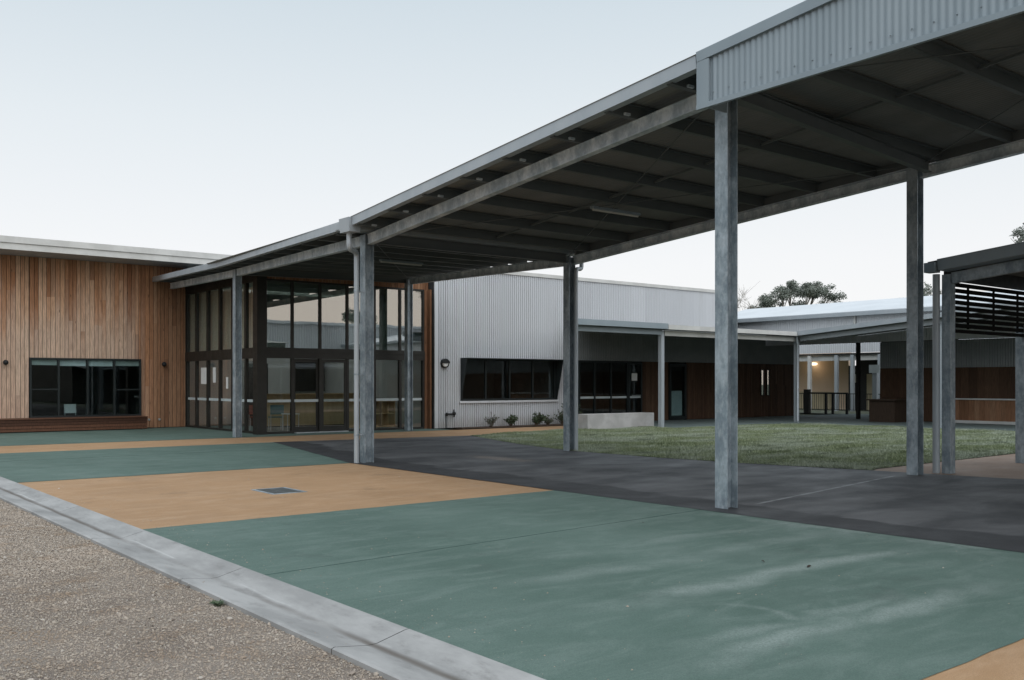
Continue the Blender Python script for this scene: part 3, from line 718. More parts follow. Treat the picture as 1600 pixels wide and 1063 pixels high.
for i in range(6):
    a, b = mul[i]+.045, mul[i+1]-.045
    MB().box(a,b,GY-.003,GY+.003,ZB2,ZT).build('pane', M['glass_up'], gfo)
    if i in (1, 2): continue
    MB().box(a,b,GY-.003,GY+.003,.07,ZB1).build('pane', M['glass'], gfo)
s = MB()
for i in range(6): s.box(mul[i]+.05,mul[i+1]-.05,GY-.008,GY-.005,.985,1.07)
s.build('frosted_band', M['strip'], gfo)
for i, dy in ((1,.03),(2,-.02)):
    a, b = mul[i]+.045, mul[i+1]-.045; d = MB(); y = GY+dy
    d.box(a,a+.07,y-.025,y+.025,.075,ZB1-.01); d.box(b-.07,b,y-.025,y+.025,.075,ZB1-.01); d.box(a+.07,b-.07,y-.025,y+.025,.075,.2); d.box(a+.07,b-.07,y-.025,y+.025,ZB1-.11,ZB1-.01)
    do = d.build('sliding_door', M['frame'], mb_); MB().box(a+.07,b-.07,y-.003,y+.003,.2,ZB1-.11).build('pane', M['glass'], do)
MB().box(13.45,15.3,GY-.2,GY-.06,0.0,.035).build('door_sill', M['chrome'], mb_)
# side of the foyer
sm_ = [28.16, 29.15, 30.22, 31.30, 32.38, 33.45, 34.38]
gs = MB()
gs.box(GX-.10,GX+.06,28.16,34.38,ZB1,ZB2); gs.box(GX-.06,GX+.05,28.16,34.38,ZT,5.15); gs.box(GX-.06,GX+.06,28.16,34.38,0,.07)
for y in sm_[1:]: gs.box(GX-.05,GX+.05,y-.06,y+.06,.07,ZB1); gs.box(GX-.05,GX+.05,y-.07,y+.07,ZB2,ZT)
gso = gs.build('foyer_side', M['frame'], mb_)
s = MB()
for i in range(6):
    a, b = sm_[i]+.07, sm_[i+1]-.07
    MB().box(GX-.003,GX+.003,a,b,ZB2,ZT).build('pane', M['glass_side'], gso); MB().box(GX-.003,GX+.003,a,b,.07,ZB1).build('pane', M['glass'], gso)
    s.box(GX-.008,GX-.005,a,b,.985,1.07)
s.build('frosted_band', M['strip'], gso)
for i in range(6):
    bl = MB(); y = sm_[i]+.08
    while y < sm_[i+1]-.1: bl.hexa([(GX+.09,y,ZB2),(GX+.10,y,ZB2),(GX+.125,y+.115,ZB2),(GX+.115,y+.115,ZB2)],[(GX+.09,y,ZT),(GX+.10,y,ZT),(GX+.125,y+.115,ZT),(GX+.115,y+.115,ZT)]); y += .12
    bl.build('vertical_blind', M['blindcloth'], gso)
# timber band above the foyer and its end trim
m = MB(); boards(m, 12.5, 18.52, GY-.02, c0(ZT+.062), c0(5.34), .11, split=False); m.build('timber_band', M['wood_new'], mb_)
m = MB(); m.box(18.33,18.44,GY-.06,GY+.05,.0,ZT+.06); m.box(18.445,18.52,GY-.22,GY+.05,.0,ZT+.06); m.build('timber_trim', M['wood_new'], mb_)
m = MB(); m.box(12.42,18.6,28.03,30.5,5.25,5.34); m.box(12.42,18.6,33.7,36,5.25,5.34); m.box(12.42,13.1,30.5,33.7,5.25,5.34); m.box(17.9,18.6,30.5,33.7,5.25,5.34); m.build('foyer_roof', M['flash'], mb_)
room(12.5, 18.5, 28.1, 35.5, .02, 4.9, (M['plaster'], M['slab'], M['ceil']), 'foyer', mb_, False, False)
m = MB(); m.box(12.5,18.5,28.1,30.6,4.9,5.0); m.box(12.5,18.5,33.6,35.5,4.9,5.0); m.box(12.5,13.2,30.6,33.6,4.9,5.0); m.box(17.8,18.5,30.6,33.6,4.9,5.0); m.build('foyer_ceiling', M['ceil'], mb_)
MB().box(13.1,17.9,30.5,33.7,5.36,5.38).build('added_skylight', M['glass'], mb_)  # roof opening added to let sky light brighten the foyer
# things in the foyer
t = thing('reception_desk', 'long plywood reception desk inside the glass foyer', 'desk', (15.8,32.2,.02))
MB().box(14.2,18.1,32.0,32.06,.05,1.16).build('front_panel', M['ply'], t); MB().box(14.15,18.15,31.92,32.7,1.16,1.20).build('top', M['ply'], t); MB().box(14.3,18,32.06,32.6,.02,.05).build('plinth', M['black'], t)
t = thing('cabinet', 'low open plywood cabinet behind the right foyer panes', 'cabinet', (17.3,29.6,.02))
m = MB(); m.box(16.5,18.2,30.0,30.04,.02,.95); m.box(16.5,18.2,29.6,30.04,.93,.97); m.box(16.5,18.2,29.6,30.04,.02,.06); m.build('carcass', M['ply'], t)
for x in (16.5,17.06,17.62,18.16): MB().box(x,x+.03,29.6,30.0,.06,.93).build('divider', M['ply'], t)
MB().box(16.53,18.16,29.62,30.0,.48,.51).build('shelf', M['ply'], t)
m = MB(); m.box(17.0,18.35,35.3,35.42,1.25,2.5); tag(m.build('pinboard', M['frame']), 'dark pinboard on the back wall of the foyer', 'board')
t = thing('storage_cupboard', 'tall dark cupboard with a small blue window at the left of the foyer', 'cupboard', (14.65,33.4,.02))
MB().box(14.35,14.95,33.2,33.8,.02,2.3).build('body', M['frame'], t); MB().box(14.5,14.72,33.17,33.198,1.3,1.9).build('panel', M['strip'], t)
def chair(x, y, rz, seatm, label):
    t = thing('chair', label, 'chair', (x,y,.02)); c, s_ = math.cos(rz), math.sin(rz)
    T = lambda a, b, z: (x+a*c-b*s_, y+a*s_+b*c, z)
    for a in (-.2,.2):
        MB().tube([T(a,-.2,.02),T(a,-.2,.45)], .012, 8).build('leg', M['chrome'], t); MB().tube([T(a,.2,.02),T(a,.22,.85)], .012, 8).build('leg', M['chrome'], t)
    MB().hexa([T(-.22,-.22,.44),T(.22,-.22,.44),T(.22,.2,.44),T(-.22,.2,.44)],[T(-.22,-.22,.47),T(.22,-.22,.47),T(.22,.2,.47),T(-.22,.2,.47)]).build('seat', seatm, t)
    MB().hexa([T(-.22,.2,.55),T(.22,.2,.55),T(.22,.225,.55),T(-.22,.225,.55)],[T(-.22,.215,.86),T(.22,.215,.86),T(.22,.24,.86),T(-.22,.24,.86)]).build('backrest', seatm, t)
chair(13.72, 29.85, R(165), M['teal_seat'], 'teal chair with steel legs just inside the foyer glass')
chair(13.22, 30.3, R(150), M['red_seat'], 'red chair beside the teal chair in the foyer')
t = thing('side_table', 'small pale steel table in front of the teal chair', 'table', (13.95,29.25,.02))
MB().box(13.72,14.17,29.0,29.45,.56,.585).build('tabletop', M['white'], t)
for a in (13.75,14.14):
    for b in (29.03,29.42): MB().tube([(a,b,.02),(a,b,.56)], .012, 8).build('leg', M['chrome'], t)
chair(8.75, 35.15, R(20), M['white'], 'pale chair standing behind the dark classroom window')
# notices taped to the side glass
def notice(x0, x1, y, z0, z1, label, axis='x'):
    m = MB()
    if axis == 'y': m.box(GX-.012,GX-.009,x0,x1,z0,z1)
    else: m.box(x0,x1,y-.012,y-.009,z0,z1)
    tag(m.build('notice', M['paper']), label, 'notice')
notice(32.45,33.05,0,1.55,2.12,'white paper notice on the second lower side pane of the foyer, nearest the timber wall','y')
notice(31.70,31.95,0,1.60,2.12,'narrow white notice on the foyer side glass, beside the larger sheet','y')
notice(30.62,30.80,0,1.40,1.78,'small white leaflet on the foyer side glass, just left of the steel column','y')

# corrugated hall wall with box window
CY = 27.60; CXL, CXR = 18.53, 34.2; HL, HR, HB, HT = 19.62, 24.12, .95, 2.47; CT = 5.56
m = MB(); A = dict(pitch=.096, amp=.024, seg=8)
def cs(x0, x1, z0, z1): sheet_pts(m, (x0,CY), (x1,CY), z0, z1, z0, z1, (0,-1), **A)
cs(CXL+.1,HL,.02,CT); cs(HL,HR,HT,CT); cs(HL,HR,.02,HB); cs(HR,25.1,.02,CT); cs(25.1,CXR,3.72,CT)
m.build('corrugated_wall', M['corr'], mb_)
m = MB(); cs(25.1,39.4,2.47,3.70); m.build('corrugated_soffit_wall', M['corr_shade'], mb_)  # same sheeting carried on, coloured dark for the shade under the verandah
m = MB(); m.box(18.6,HL,CY+.02,CY+.2,0,CT); m.box(HL,HR,CY+.02,CY+.2,HT,CT); m.box(HL,HR,CY+.02,CY+.2,0,HB); m.box(HR,25.1,CY+.02,CY+.2,0,CT); m.box(25.1,CXR,CY+.02,CY+.2,2.5,CT)
m.box(CXR-.1,CXR,CY+.2,45,0,CT)
m.build('wall_backing', M['joint'], mb_)
MB().box(18.53,18.66,CY+.025,30,0,5.34).build('return_wall', M['joint'], mb_)
m = MB(); m.box(CXL-.08,CXR+.05,CY-.05,CY+.25,CT,CT+.13); m.build('wall_capping', M['off_white'], mb_)
MB().box(CXL,CXL+.13,CY-.03,CY+.06,.02,CT).build('corner_flashing', M['corr'], mb_)
MB().hexa([(18.4,CY+.25,5.4),(CXR,CY+.25,5.4),(CXR,46,5.0),(18.4,46,5.0)],[(18.4,CY+.25,5.5),(CXR,CY+.25,5.5),(CXR,46,5.1),(18.4,46,5.1)]).build('roof', M['roof_white'], mb_)
wn_ = window(HL+.05, HR-.05, HB+.02, HT-.02, CY+.03, [20.75, 21.85, 22.95], mb_, M['frame_dk'], M['glass_dk'], .05, .08, name='box_window')
h = MB(); t_ = .03; pr = .42
for xa, xb in ((HL,HL+t_),(HR-t_,HR)):   # tapered cheeks
    h.add([(xa,CY-.02,HB),(xb,CY-.02,HB),(xb,CY-.02,HT),(xa,CY-.02,HT),(xa,CY-.05,HB),(xb,CY-.05,HB),(xb,CY-pr,HT),(xa,CY-pr,HT)],[(0,3,2,1),(4,5,6,7),(0,1,5,4),(1,2,6,5),(2,3,7,6),(3,0,4,7)])
h.box(HL+t_,HR-t_,CY-pr,CY-.02,HT-t_,HT)
h.build('hood', M['frame_dk'], wn_)
MB().box(HL-.06,HR+.03,CY-.075,CY-.018,HB-.075,HB-.003).build('sill', M['corr'], wn_)
room(19.3, 24.5, CY+.21, 32, .3, 2.9, (M['dark_room'], M['dark_room'], M['dark_room']), 'hall', mb_)
# lower wall under the verandah: glazing, timber and doors
VW = CY
window(25.25, 27.95, .06, 2.45, VW, [26.1, 27.0], mb_, M['frame_dk'], M['glass_dk'], .06, .1, strip=.97)
dfr = window(27.97, 28.78, .04, 2.42, VW, [], mb_, M['frame_dk'], M['glass_dk'], .08, .08, name='glazed_door', strip=.97)
MB().tube([(28.12,VW-.09,1.08),(28.62,VW-.09,1.08)], .018, 8).build('push_bar', M['chrome'], dfr)
d2 = window(30.42, 31.5, .04, 2.40, VW, [], mb_, M['frame_dk'], M['glass_dk'], .12, .08, name='glazed_door')
MB().box(30.6,31.3,VW+.05,VW+.06,.2,1.25).build('blind', M['strip'], d2)
w_ = VW+.03
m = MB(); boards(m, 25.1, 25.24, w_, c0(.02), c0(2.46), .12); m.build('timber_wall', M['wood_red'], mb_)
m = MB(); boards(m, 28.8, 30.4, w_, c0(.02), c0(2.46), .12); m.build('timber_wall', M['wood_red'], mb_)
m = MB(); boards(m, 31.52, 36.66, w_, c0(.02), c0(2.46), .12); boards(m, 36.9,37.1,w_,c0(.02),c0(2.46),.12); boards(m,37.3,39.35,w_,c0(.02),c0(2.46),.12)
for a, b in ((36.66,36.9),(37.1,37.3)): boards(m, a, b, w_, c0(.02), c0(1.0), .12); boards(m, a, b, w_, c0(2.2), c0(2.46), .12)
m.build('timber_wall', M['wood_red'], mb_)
for a, b in ((36.66,36.9),(37.1,37.3)): window(a, b, 1.0, 2.2, VW, [], mb_, M['frame_dk'], M['glass_up'], .03, .06)
m = MB(); m.box(28.8,30.4,VW+.04,VW+.1,0,2.47); m.box(31.52,36.6,VW+.04,VW+.1,0,2.47); m.box(37.35,39.4,VW+.04,VW+.1,0,2.47); m.box(36.6,37.35,VW+.3,VW+.35,0,2.5); m.box(39.3,39.4,VW+.1,33,0,3.9); m.build('wall_backing', M['joint'], mb_)
room(25.2, 31.8, VW+.21, 33, .02, 2.7, (M['dark_room'], M['dark_room'], M['dark_room']), 'store', mb_)
notice(28.18,28.5,VW,1.68,1.98,'white paper notice on the glazed verandah door')

# ------------------------------------------------------------------ verandah round the lawn
ve = thing('verandah', 'low steel verandah wrapping the far corner of the lawn', 'verandah', (29,24,0))
VY = 23.1; V2 = 33.0
def post(x, y, z, w=.09, parent=ve, mat=None): return MB().box(x-w,x+w,y-w,y+w,0,z).build('post', mat or M['flash'], parent)
post(25.12,23.15,3.42,.075); post(33.0,23.1,3.3,.075); post(32.95,17.1,3.66,.075)
zv2 = lambda y: 3.25 + (23.0-y)*.072
MB().box(20.8,25.05,VY-.06,VY+.06,3.28,3.45).build('beam', M['fascia'], ve); MB().box(25.2,32.9,VY-.05,VY+.05,3.25,3.43).build('beam', M['off_white'], ve)
m = MB(); m.box(20.7,25.1,VY-.30,VY-.12,3.47,3.66); m.build('gutter', M['fascia'], ve)
m = MB(); m.box(25.12,32.62,VY-.30,VY-.14,3.46,3.62); m.build('gutter', M['off_white'], ve)
m = MB(); m.bar((V2,22.9,zv2(22.9)+.09),(V2,9.5,zv2(9.5)+.09), .10, .18); m.build('beam', M['flash'], ve)
m = MB(); m.bar((V2-.28,22.95,zv2(22.95)+.29),(V2-.28,9.4,zv2(9.4)+.29), .14, .17); m.build('gutter', M['flash'], ve)
m = MB(); m.hexa([(20.9,22.85,3.60),(37,22.85,3.60),(39.4,27.55,3.80),(25.15,27.55,3.80)],[(20.9,22.85,3.625),(37,22.85,3.625),(39.4,27.55,3.825),(25.15,27.55,3.825)]); m.build('roof', M['roof_under'], ve)
m = MB(); m.hexa([(32.7,9.4,zv2(9.4)+.33),(36.97,9.4,zv2(9.4)+.33),(36.97,22.84,3.602),(32.7,22.84,3.602)],[(32.7,9.4,zv2(9.4)+.355),(36.97,9.4,zv2(9.4)+.355),(36.97,22.84,3.627),(32.7,22.84,3.627)]); m.build('roof', M['roof_under'], ve)
dp = MB(); dp.tube([(32.78,22.92,3.46),(32.78,22.92,3.3),(32.86,22.95,3.15),(32.86,22.95,.12),(32.75,22.85,.04)], .045, 10); dpo = dp.build('downpipe', M['flash'], ve)
MB().tube([(32.86,22.95,1.3),(32.86,22.95,1.34)], .056, 10).build('pipe_bracket', M['chrome'], dpo)
post(38.1,23.5,3.6,.07,mat=M['frame'])

# ------------------------------------------------------------------ classroom block on the right
cb = thing('classroom_block', 'low block with timber lower walls and pale roof across the lawn', 'building', (42,5,0))
BX = 37.0; YE, YN = -45, 30.6
m = MB(); sheet_pts(m, (BX,YN), (BX,YE), 3.3, 4.46, 3.3, 4.46, (-1,0), .12, .007, 6); m.build('upper_wall', M['corr'], cb)
m = MB(); sheet_pts(m, (BX+.5,22.1), (BX+.5,YE), 2.2, 3.3, 2.2, 3.3, (-1,0), .1, .013, 6); m.build('corrugated_wall', M['corr_shade'], cb)
m = MB(); m.box(BX+.02,BX+.2,YE,YN,3.3,4.45); m.box(BX+.55,BX+.7,YE,22.1,0,3.3); m.box(BX+.55,44,22.0,22.1,0,4.45); m.build('wall_backing', M['joint'], cb)
m = MB()
def boards_y(mb, y0, y1, x, z0, z1, w=.14):
    y = y0
    while y < y1-.02:
        ww = min(w*random.choice((.9,1,1.1)), y1-y); d = random.uniform(0,.006); mb.box(x-.02-d,x,y+.003,y+ww-.003,z0,z1); y += ww
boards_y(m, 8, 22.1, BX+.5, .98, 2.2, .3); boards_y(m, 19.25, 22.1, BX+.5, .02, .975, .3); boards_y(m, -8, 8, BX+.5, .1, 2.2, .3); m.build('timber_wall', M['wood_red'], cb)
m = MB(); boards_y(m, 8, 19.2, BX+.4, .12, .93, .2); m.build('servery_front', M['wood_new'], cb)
MB().box(BX+.3,BX+.5,8,19.0,.93,.985).build('shelf', M['off_white'], cb); MB().box(BX+.34,BX+.5,8,19.2,.012,.12).build('plinth', M['off_white'], cb)
m = MB(); boards_y(m, 19.3, 20.85, BX+.47, .1, .95, .25); 
m = MB(); m.box(BX-.3,BX+.0,YE,YN,4.44,4.60); m.build('gutter', M['flash'], cb)
RX = 41.5; RZ_ = 5.50
m = MB(); m.hexa([(BX-.25,YE,4.55),(RX,YE,RZ_-.05),(RX,32.2,RZ_-.05),(BX-.25,YN,4.55)],[(BX-.25,YE,4.63),(RX,YE,RZ_),(RX,32.2,RZ_),(BX-.25,YN,4.63)])
m.hexa([(RX,YE,RZ_-.05),(44.2,YE,4.75),(44.2,30.6,4.75),(RX,32.2,RZ_-.05)],[(RX,YE,RZ_),(44.2,YE,4.8),(44.2,30.6,4.8),(RX,32.2,RZ_)])
m.add([(BX-.25,YN,4.6),(RX,32.2,RZ_-.003),(44.2,30.6,4.78)],[(0,1,2)])
m.build('roof', M['roof_white'], cb)
MB().tube([(36.93,22.95,4.44),(36.93,22.95,3.55)], .05, 10).build('downpipe', M['off_white'], cb)
t = thing('servery_counter', 'squat timber counter at the dark corner of the verandah', 'counter', (36.0,20.9,.012))
MB().box(35.65,36.55,20.4,21.5,.012,.88).build('body', M['counter'], t); MB().box(35.55,36.65,20.3,21.6,.88,.93).build('top', M['counter'], t)

# beyond the breezeway
fb_ = thing('far_building', 'far ochre walled building seen through the breezeway', 'building', (50,32,0))
MB().box(51,51.3,32.1,46,.0,3.4).build('wall', M['ochre'], fb_)
m = MB(); sheet_pts(m, (48,46), (48,20), 3.27, 4.6, 3.27, 4.6, (-1,0), .14, .016, 6); m.build('corrugated_band', M['corr'], fb_)
MB().box(47.95,48.05,20,46,3.15,3.25).build('beam', M['black'], fb_); MB().box(48.1,48.25,20,46,2.84,3.13).build('fascia_beam', M['off_white'], fb_)
MB().box(48.1,51,20,46,3.20,3.24).build('soffit', M['off_white'], fb_)
for y, mt in ((32.7,'off_white'),(30.95,'flash'),(29.95,'flash'),(28.3,'flash')): MB().box(47.9,48.08,y-.09,y+.09,0,3.14).build('post', M[mt], fb_)
MB().box(50.98,51.04,31.45,32.08,0,2.6).build('dark_door', M['frame'], fb_); MB().box(50.9,50.97,30.48,30.85,.0,2.1).build('pale_panel', M['cream'], fb_)  # dark door, and a cream-coloured panel in front of the doorway
MB().box(51.0,51.08,20,31.43,0,3.3).build('doorway', M['black'], fb_)
MB().box(50.94,50.98,33.0,37,0,1.05).build('dado_panel', M['cream'], fb_)
lf = MB(); lf.ball((50.8,34.35,2.74), .24, 12, 7, (1,1,.4))
m, tt, bb = mat_new('lamp_glow'); bb.inputs['Emission Color'].default_value = (1,.86,.62,1); bb.inputs['Emission Strength'].default_value = 1.6; bb.inputs['Base Color'].default_value = (.8,.75,.65,1); M['lamp'] = m
tag(lf.build('ceiling_light', M['lamp']), 'small lit round lamp on the far ochre wall', 'light')
lp = bpy.data.lights.new('lamp_bulb', 'POINT'); lo = bpy.data.objects.new('lamp_bulb', lp); COL.objects.link(lo); lo.location = (50.3,34.2,2.6); lp.energy = 4; lp.color = (1,.72,.45); lp.shadow_soft_size = .2
m = MB(); m.box(45.5,45.53,26.85,27.45,2.1,2.52); tag(m.build('sign_panel', M['strip']), 'pale blank panel hanging at the right side of the breezeway', 'sign')
MB().box(45.55,45.70,27.05,27.30,0,2.12).build('post', M['flash'], cb)
m = MB(); m.box(50.94,50.97,31.55,31.95,1.6,2.1); tag(m.build('notice', M['paper']), 'pale sheet on the dark far door beyond the breezeway', 'notice')
t = thing('railing', 'thin metal picket railing in front of the far ochre building', 'railing', (46,29,0))
MB().box(45.98,46.02,24,33,.98,1.02).build('top_rail', M['black'], t); MB().box(45.98,46.02,24,33,.12,.15).build('bottom_rail', M['black'], t)
pk = MB(); yy = 24.05
while yy < 33: pk.box(45.99,46.01,yy-.008,yy+.008,.15,.98); yy += .14
pk.build('pickets', M['black'], t)
t = thing('handrail', 'dark steel handrail at the mouth of the breezeway', 'handrail', (43,28,0))
for y in (28.35,27.95,27.15): MB().box(42.95,43.05,y-.05,y+.05,0,1.05).build('post', M['black'], t)
MB().box(42.96,43.04,27.1,29.6,1.05,1.10).build('rail', M['black'], t)
MB().box(42.9,43.1,29.3,29.6,0,1.25).build('end_panel', M['frame'], t)
struct(MB().poly([(43.5,12),(60,12),(60,40),(43.5,40)], .004).build('path', M['far_ground']))

# ------------------------------------------------------------------ shelter on the right edge
sh = thing('slatted_shelter', 'smaller steel shelter with a slatted end screen beside the tan path', 'shelter', (18,7,0))
SX = 16.55; zs = lambda y: 3.33 + (8.4-y)*PITCH; ye = 1.0
def shs(x, y, z, w, h_): return MB().box(x-w,x+w,y-h_,y+h_,0,z).build('post', M['galv'], sh)
shs(SX,8.45,3.5,.09,.075); shs(19.82,8.62,2.75,.10,.09)
m = MB(); m.bar((SX,8.37,zs(8.37)+.10),(SX,ye,zs(ye)+.10), .10, .19); m.build('edge_beam', M['galv'], sh)
m = MB(); m.bar((16.12,8.42,zs(8.42)+.31),(16.12,ye,zs(ye)+.31), .03, .20); m.build('fascia', M['fascia'], sh)
m = MB(); m.box(16.02,16.22,8.43,8.62,zs(8.5)+.19,zs(8.5)+.36); m.build('gutter_end', M['fascia'], sh)
m = MB(); m.bar((16.3,8.42,zs(8.42)+.22),(16.3,ye,zs(ye)+.22), .33, .015); m.build('eave_lining', M['fascia'], sh)
rs = MB(); roof_sheet(rs, 16.1,22.5,ye,zs(ye)+.38,zs(ye)+.38, 16.1,22.5,8.6,zs(8.6)+.38,zs(8.6)+.38); rs.build('roof', M['roof_under'], sh)
for yy in (7.6,6.4,5.2,4.0,2.8): MB().box(16.5,22.4,yy-.03,yy+.03,zs(yy)+.20,zs(yy)+.35).build('purlin', M['galv_dark'], sh)
sl_ = MB(); zt = 3.40; k = 0
while k < 8:
    a = zt - k*.105; sl_.box(SX+.10,22.3,8.55,8.58,a-.074,a); k += 1
for xx in (17.55,18.55,19.55,20.55,21.55): sl_.box(xx-.02,xx+.02,8.58,8.61,zt-.82,zt)
sl_.box(SX+.10,22.3,8.54,8.60,zt-.90,zt-.84)
sl_.build('slat_screen', M['slat'], sh)
MB().box(SX+.10,22.3,8.55,8.59,zt+.022,zs(8.5)+.36).build('infill_panel', M['black'], sh)
MB().tube([(16.41,8.60,zs(8.5)+.19),(16.41,8.60,.004)], .062, 14).build('downpipe', M['flash'], sh)

# ------------------------------------------------------------------ small things
b = thing('timber_bench', 'long dark oiled timber bench below the classroom window', 'bench', (7,33.5,0))
m = MB()
for k in range(4):
    z0 = .03+k*.098; off = -.10+.035*k
    m.bar((-3,33.58-off*-.0-.05*k/3,z0+.046),(10.72,33.62-.05*k/3,z0+.046), .03, .09)
m.build('front_slats', M['bench'], b)
m = MB()
for k in range(6): m.box(-3,10.72,33.5+k*.142,33.5+k*.142+.135,.42,.448)
m.build('seat', M['bench'], b)
MB().box(10.68,10.715,33.66,34.36,.02,.418).build('end_panel', M['bench'], b)
MB().box(-3,10.6,33.75,34.3,.0,.4).build('frame', M['black'], b)
m = MB().box(22.2,25.45,23.8,24.42,.0,.52); tag(m.build('concrete_bench', M['concrete'], None, .012), 'solid pale concrete bench block at the edge of the lawn', 'bench')
def ball_lamp(x, lab):
    t = thing('wall_lamp', lab, 'lamp', (x,WY-.12,2.25), 'round lamps on the timber wall')
    MB().ball((x,WY-.14,2.25), .085).build('shade', M['black'], t); MB().tube([(x,WY-.03,2.27),(x,WY-.09,2.27)], .05, 12).build('base', M['black'], t)
ball_lamp(6.47, 'black ball lamp left of the dark classroom window'); ball_lamp(11.52, 'black ball lamp between the classroom window and the glass foyer')
t = thing('bulkhead_light', 'round black eyelid bulkhead light on the pale corrugated wall', 'light', (18.93,CY-.1,2.27))
MB().tube([(18.93,CY-.01,2.27),(18.93,CY-.09,2.27)], .165, 20).build('body', M['black'], t)
MB().tube([(18.93,CY-.09,2.27),(18.93,CY-.12,2.27)], [.125,.10], 20).build('lens', M['white'], t)
n_=20; ey = MB(); vs = [(18.93+.165*math.cos(math.pi*i/n_), CY-.09, 2.27+.165*math.sin(math.pi*i/n_)) for i in range(n_+1)] + [(18.93+.15*math.cos(math.pi*i/n_), CY-.15, 2.27+.15*math.sin(math.pi*i/n_)) for i in range(n_+1)]
ey.add(vs, [(i,i+1,n_+2+i,n_+1+i) for i in range(n_)] + [tuple(range(n_+1,2*n_+2))]); ey.build('eyelid', M['black'], t)
t = thing('garden_tap', 'garden tap on a thin pipe at the foot of the corrugated wall', 'tap', (19.07,CY-.08,0))
MB().tube([(19.0,CY-.05,.02),(19.0,CY-.05,.5)], .018, 8).build('pipe', M['galv_dark'], t)
m = MB(); m.ball((19.0,CY-.08,.50), .06, 10, 6); m.tube([(19.0,CY-.08,.5),(19.25,CY-.12,.50)], .035, 8); m.ball((19.28,CY-.12,.52), .07, 10, 6); m.tube([(19.28,CY-.12,.5),(19.28,CY-.12,.40)], .03, 8); m.tube([(19.26,CY-.12,.58),(19.26,CY-.12,.66)], .02, 8); m.build('valve', M['black'], t)
for x, lab in ((11.02,'small round pipe cap low on the timber wall, just right of the bench end'), (11.38,'small round pipe cap low on the timber wall, nearer the foyer')):
    m = MB(); m.tube([(x,WY-.02,.30),(x,WY-.07,.30)], .04, 10); tag(m.build('pipe_cap', M['chrome']), lab, 'pipe cap', 'pipe caps on the timber wall')
# drainage grate
t = thing('drain_grate', 'rectangular steel drain grate set in the orange pavement', 'grate', (6.12,13.24,0))
gx0, gx1, gy0, gy1 = 5.86, 6.40, 12.85, 13.62
m = MB(); w=.045; zt=.007
m.box(gx0,gx1,gy0,gy0+w,-.02,zt); m.box(gx0,gx1,gy1-w,gy1,-.02,zt); m.box(gx0,gx0+w,gy0+w,gy1-w,-.02,zt); m.box(gx1-w,gx1,gy0+w,gy1-w,-.02,zt); m.build('frame', M['galv'], t)
m = MB(); yy = gy0+w+.025
while yy < gy1-w: m.box(gx0+w,gx1-w,yy-.008,yy+.008,-.02,zt-.002); yy += .05
m.box(gx0+.26,gx0+.28,gy0+w,gy1-w,-.02,zt-.003); m.build('bars', M['galv_dark'], t)
MB().box(gx0+w,gx1-w,gy0+w,gy1-w,.0005,.0015).build('pit_shade', M['joint'], t)  # flat dark sheet standing for the shade below the bars
# mulch bed
def mulch():
    pts = [(19.3,27.55),(19.3,27.05),(20.6,26.9),(25.0,26.85),(25.05,27.55)]
    struct(MB().poly(pts, .0, .03).build('mulch_bed', M['mulch']))
mulch()
def shrub(x, y, r, h, n, mat, label, lean=(0,0), leafs=.05):
    t = thing('shrub', label, 'shrub', (x,y,.03), 'small shrubs in the mulch bed'); st = MB(); V=[]; F=[]
    for i in range(n):
        a = random.uniform(0,6.28); q = random.random()**.6
        tip = Vector((x+math.cos(a)*r*q+lean[0]*random.random(), y-.02-abs(math.sin(a))*r*q*.6+lean[1], .03+h*random.uniform(.55,1)*(1-.45*q)))
        p0 = Vector((x+random.uniform(-.04,.04), y+random.uniform(-.04,.04), .03)); mid = p0.lerp(tip,.5)+Vector((0,0,h*.12))
        pts = arc(p0, mid, tip, 5); st.tube(pts, [.008,.007,.006,.005,.004,.003], 5, False)
        for k in range(14):
            u = random.uniform(.25,1); c = pts[min(5,int(u*5))].lerp(pts[min(5,int(u*5)+1)], u*5-int(u*5)) if u < 1 else pts[5]
            d = Vector((random.gauss(0,1),random.gauss(0,1),random.gauss(.5,.8))).normalized(); s_ = d.cross(Vector((random.gauss(0,1),random.gauss(0,1),random.gauss(0,1)))).normalized()
            L = leafs*random.uniform(.7,1.4); wd = L*.28; o = len(V); V += [c, c+d*L*.5+s_*wd, c+d*L, c+d*L*.5-s_*wd]; F.append((o,o+1,o+2,o+3))
    st.build('stems', M['twig'], t); lm = MB(); lm.add(V, F); lm.build('foliage', mat, t)
shrub(20.72,27.25,.38,.62,22,M['shrub_grey'],'thin greyish shrub, first from the garden tap',leafs=.05)
shrub(21.58,27.2,.36,.52,34,M['shrub'],'compact dark green shrub, second from the garden tap',leafs=.07)
shrub(22.72,27.15,.46,.58,40,M['shrub'],'dark shrub leaning to the right, under the box window',(.25,0),.08)
shrub(23.32,27.2,.3,.34,22,M['shrub_grey'],'smallest low shrub right of the leaning one',leafs=.06)
shrub(24.05,27.2,.46,.78,40,M['shrub'],'tall loose shrub under the right end of the box window',leafs=.06)
shrub(24.75,27.2,.36,.95,40,M['shrub'],'upright pointed shrub partly behind the back steel column',leafs=.07)
def tuft(x, y, label):
    t = thing('weed', label, 'weed', (x,y,-.06)); V=[]; F=[]
    for i in range(90):
        a = random.uniform(0,6.28); q = random.random()*.05; c = Vector((x+math.cos(a)*q*.9, y+math.sin(a)*q*1.4, -.055)); d = Vector((math.cos(a)*.8,math.sin(a)*.8,random.uniform(.3,1))).normalized()
        s_ = Vector((-math.sin(a),math.cos(a),0)); L = random.uniform(.015,.045); o = len(V); V += [c, c+d*L*.6+s_*.006, c+d*L, c+d*L*.6-s_*.006]; F.append((o,o+1,o+2,o+3))
    m = MB(); m.add(V, F); m.build('leaves', M['shrub'], t)
tuft(2.73, 6.95, 'small green weed at the gravel edge of the kerb')
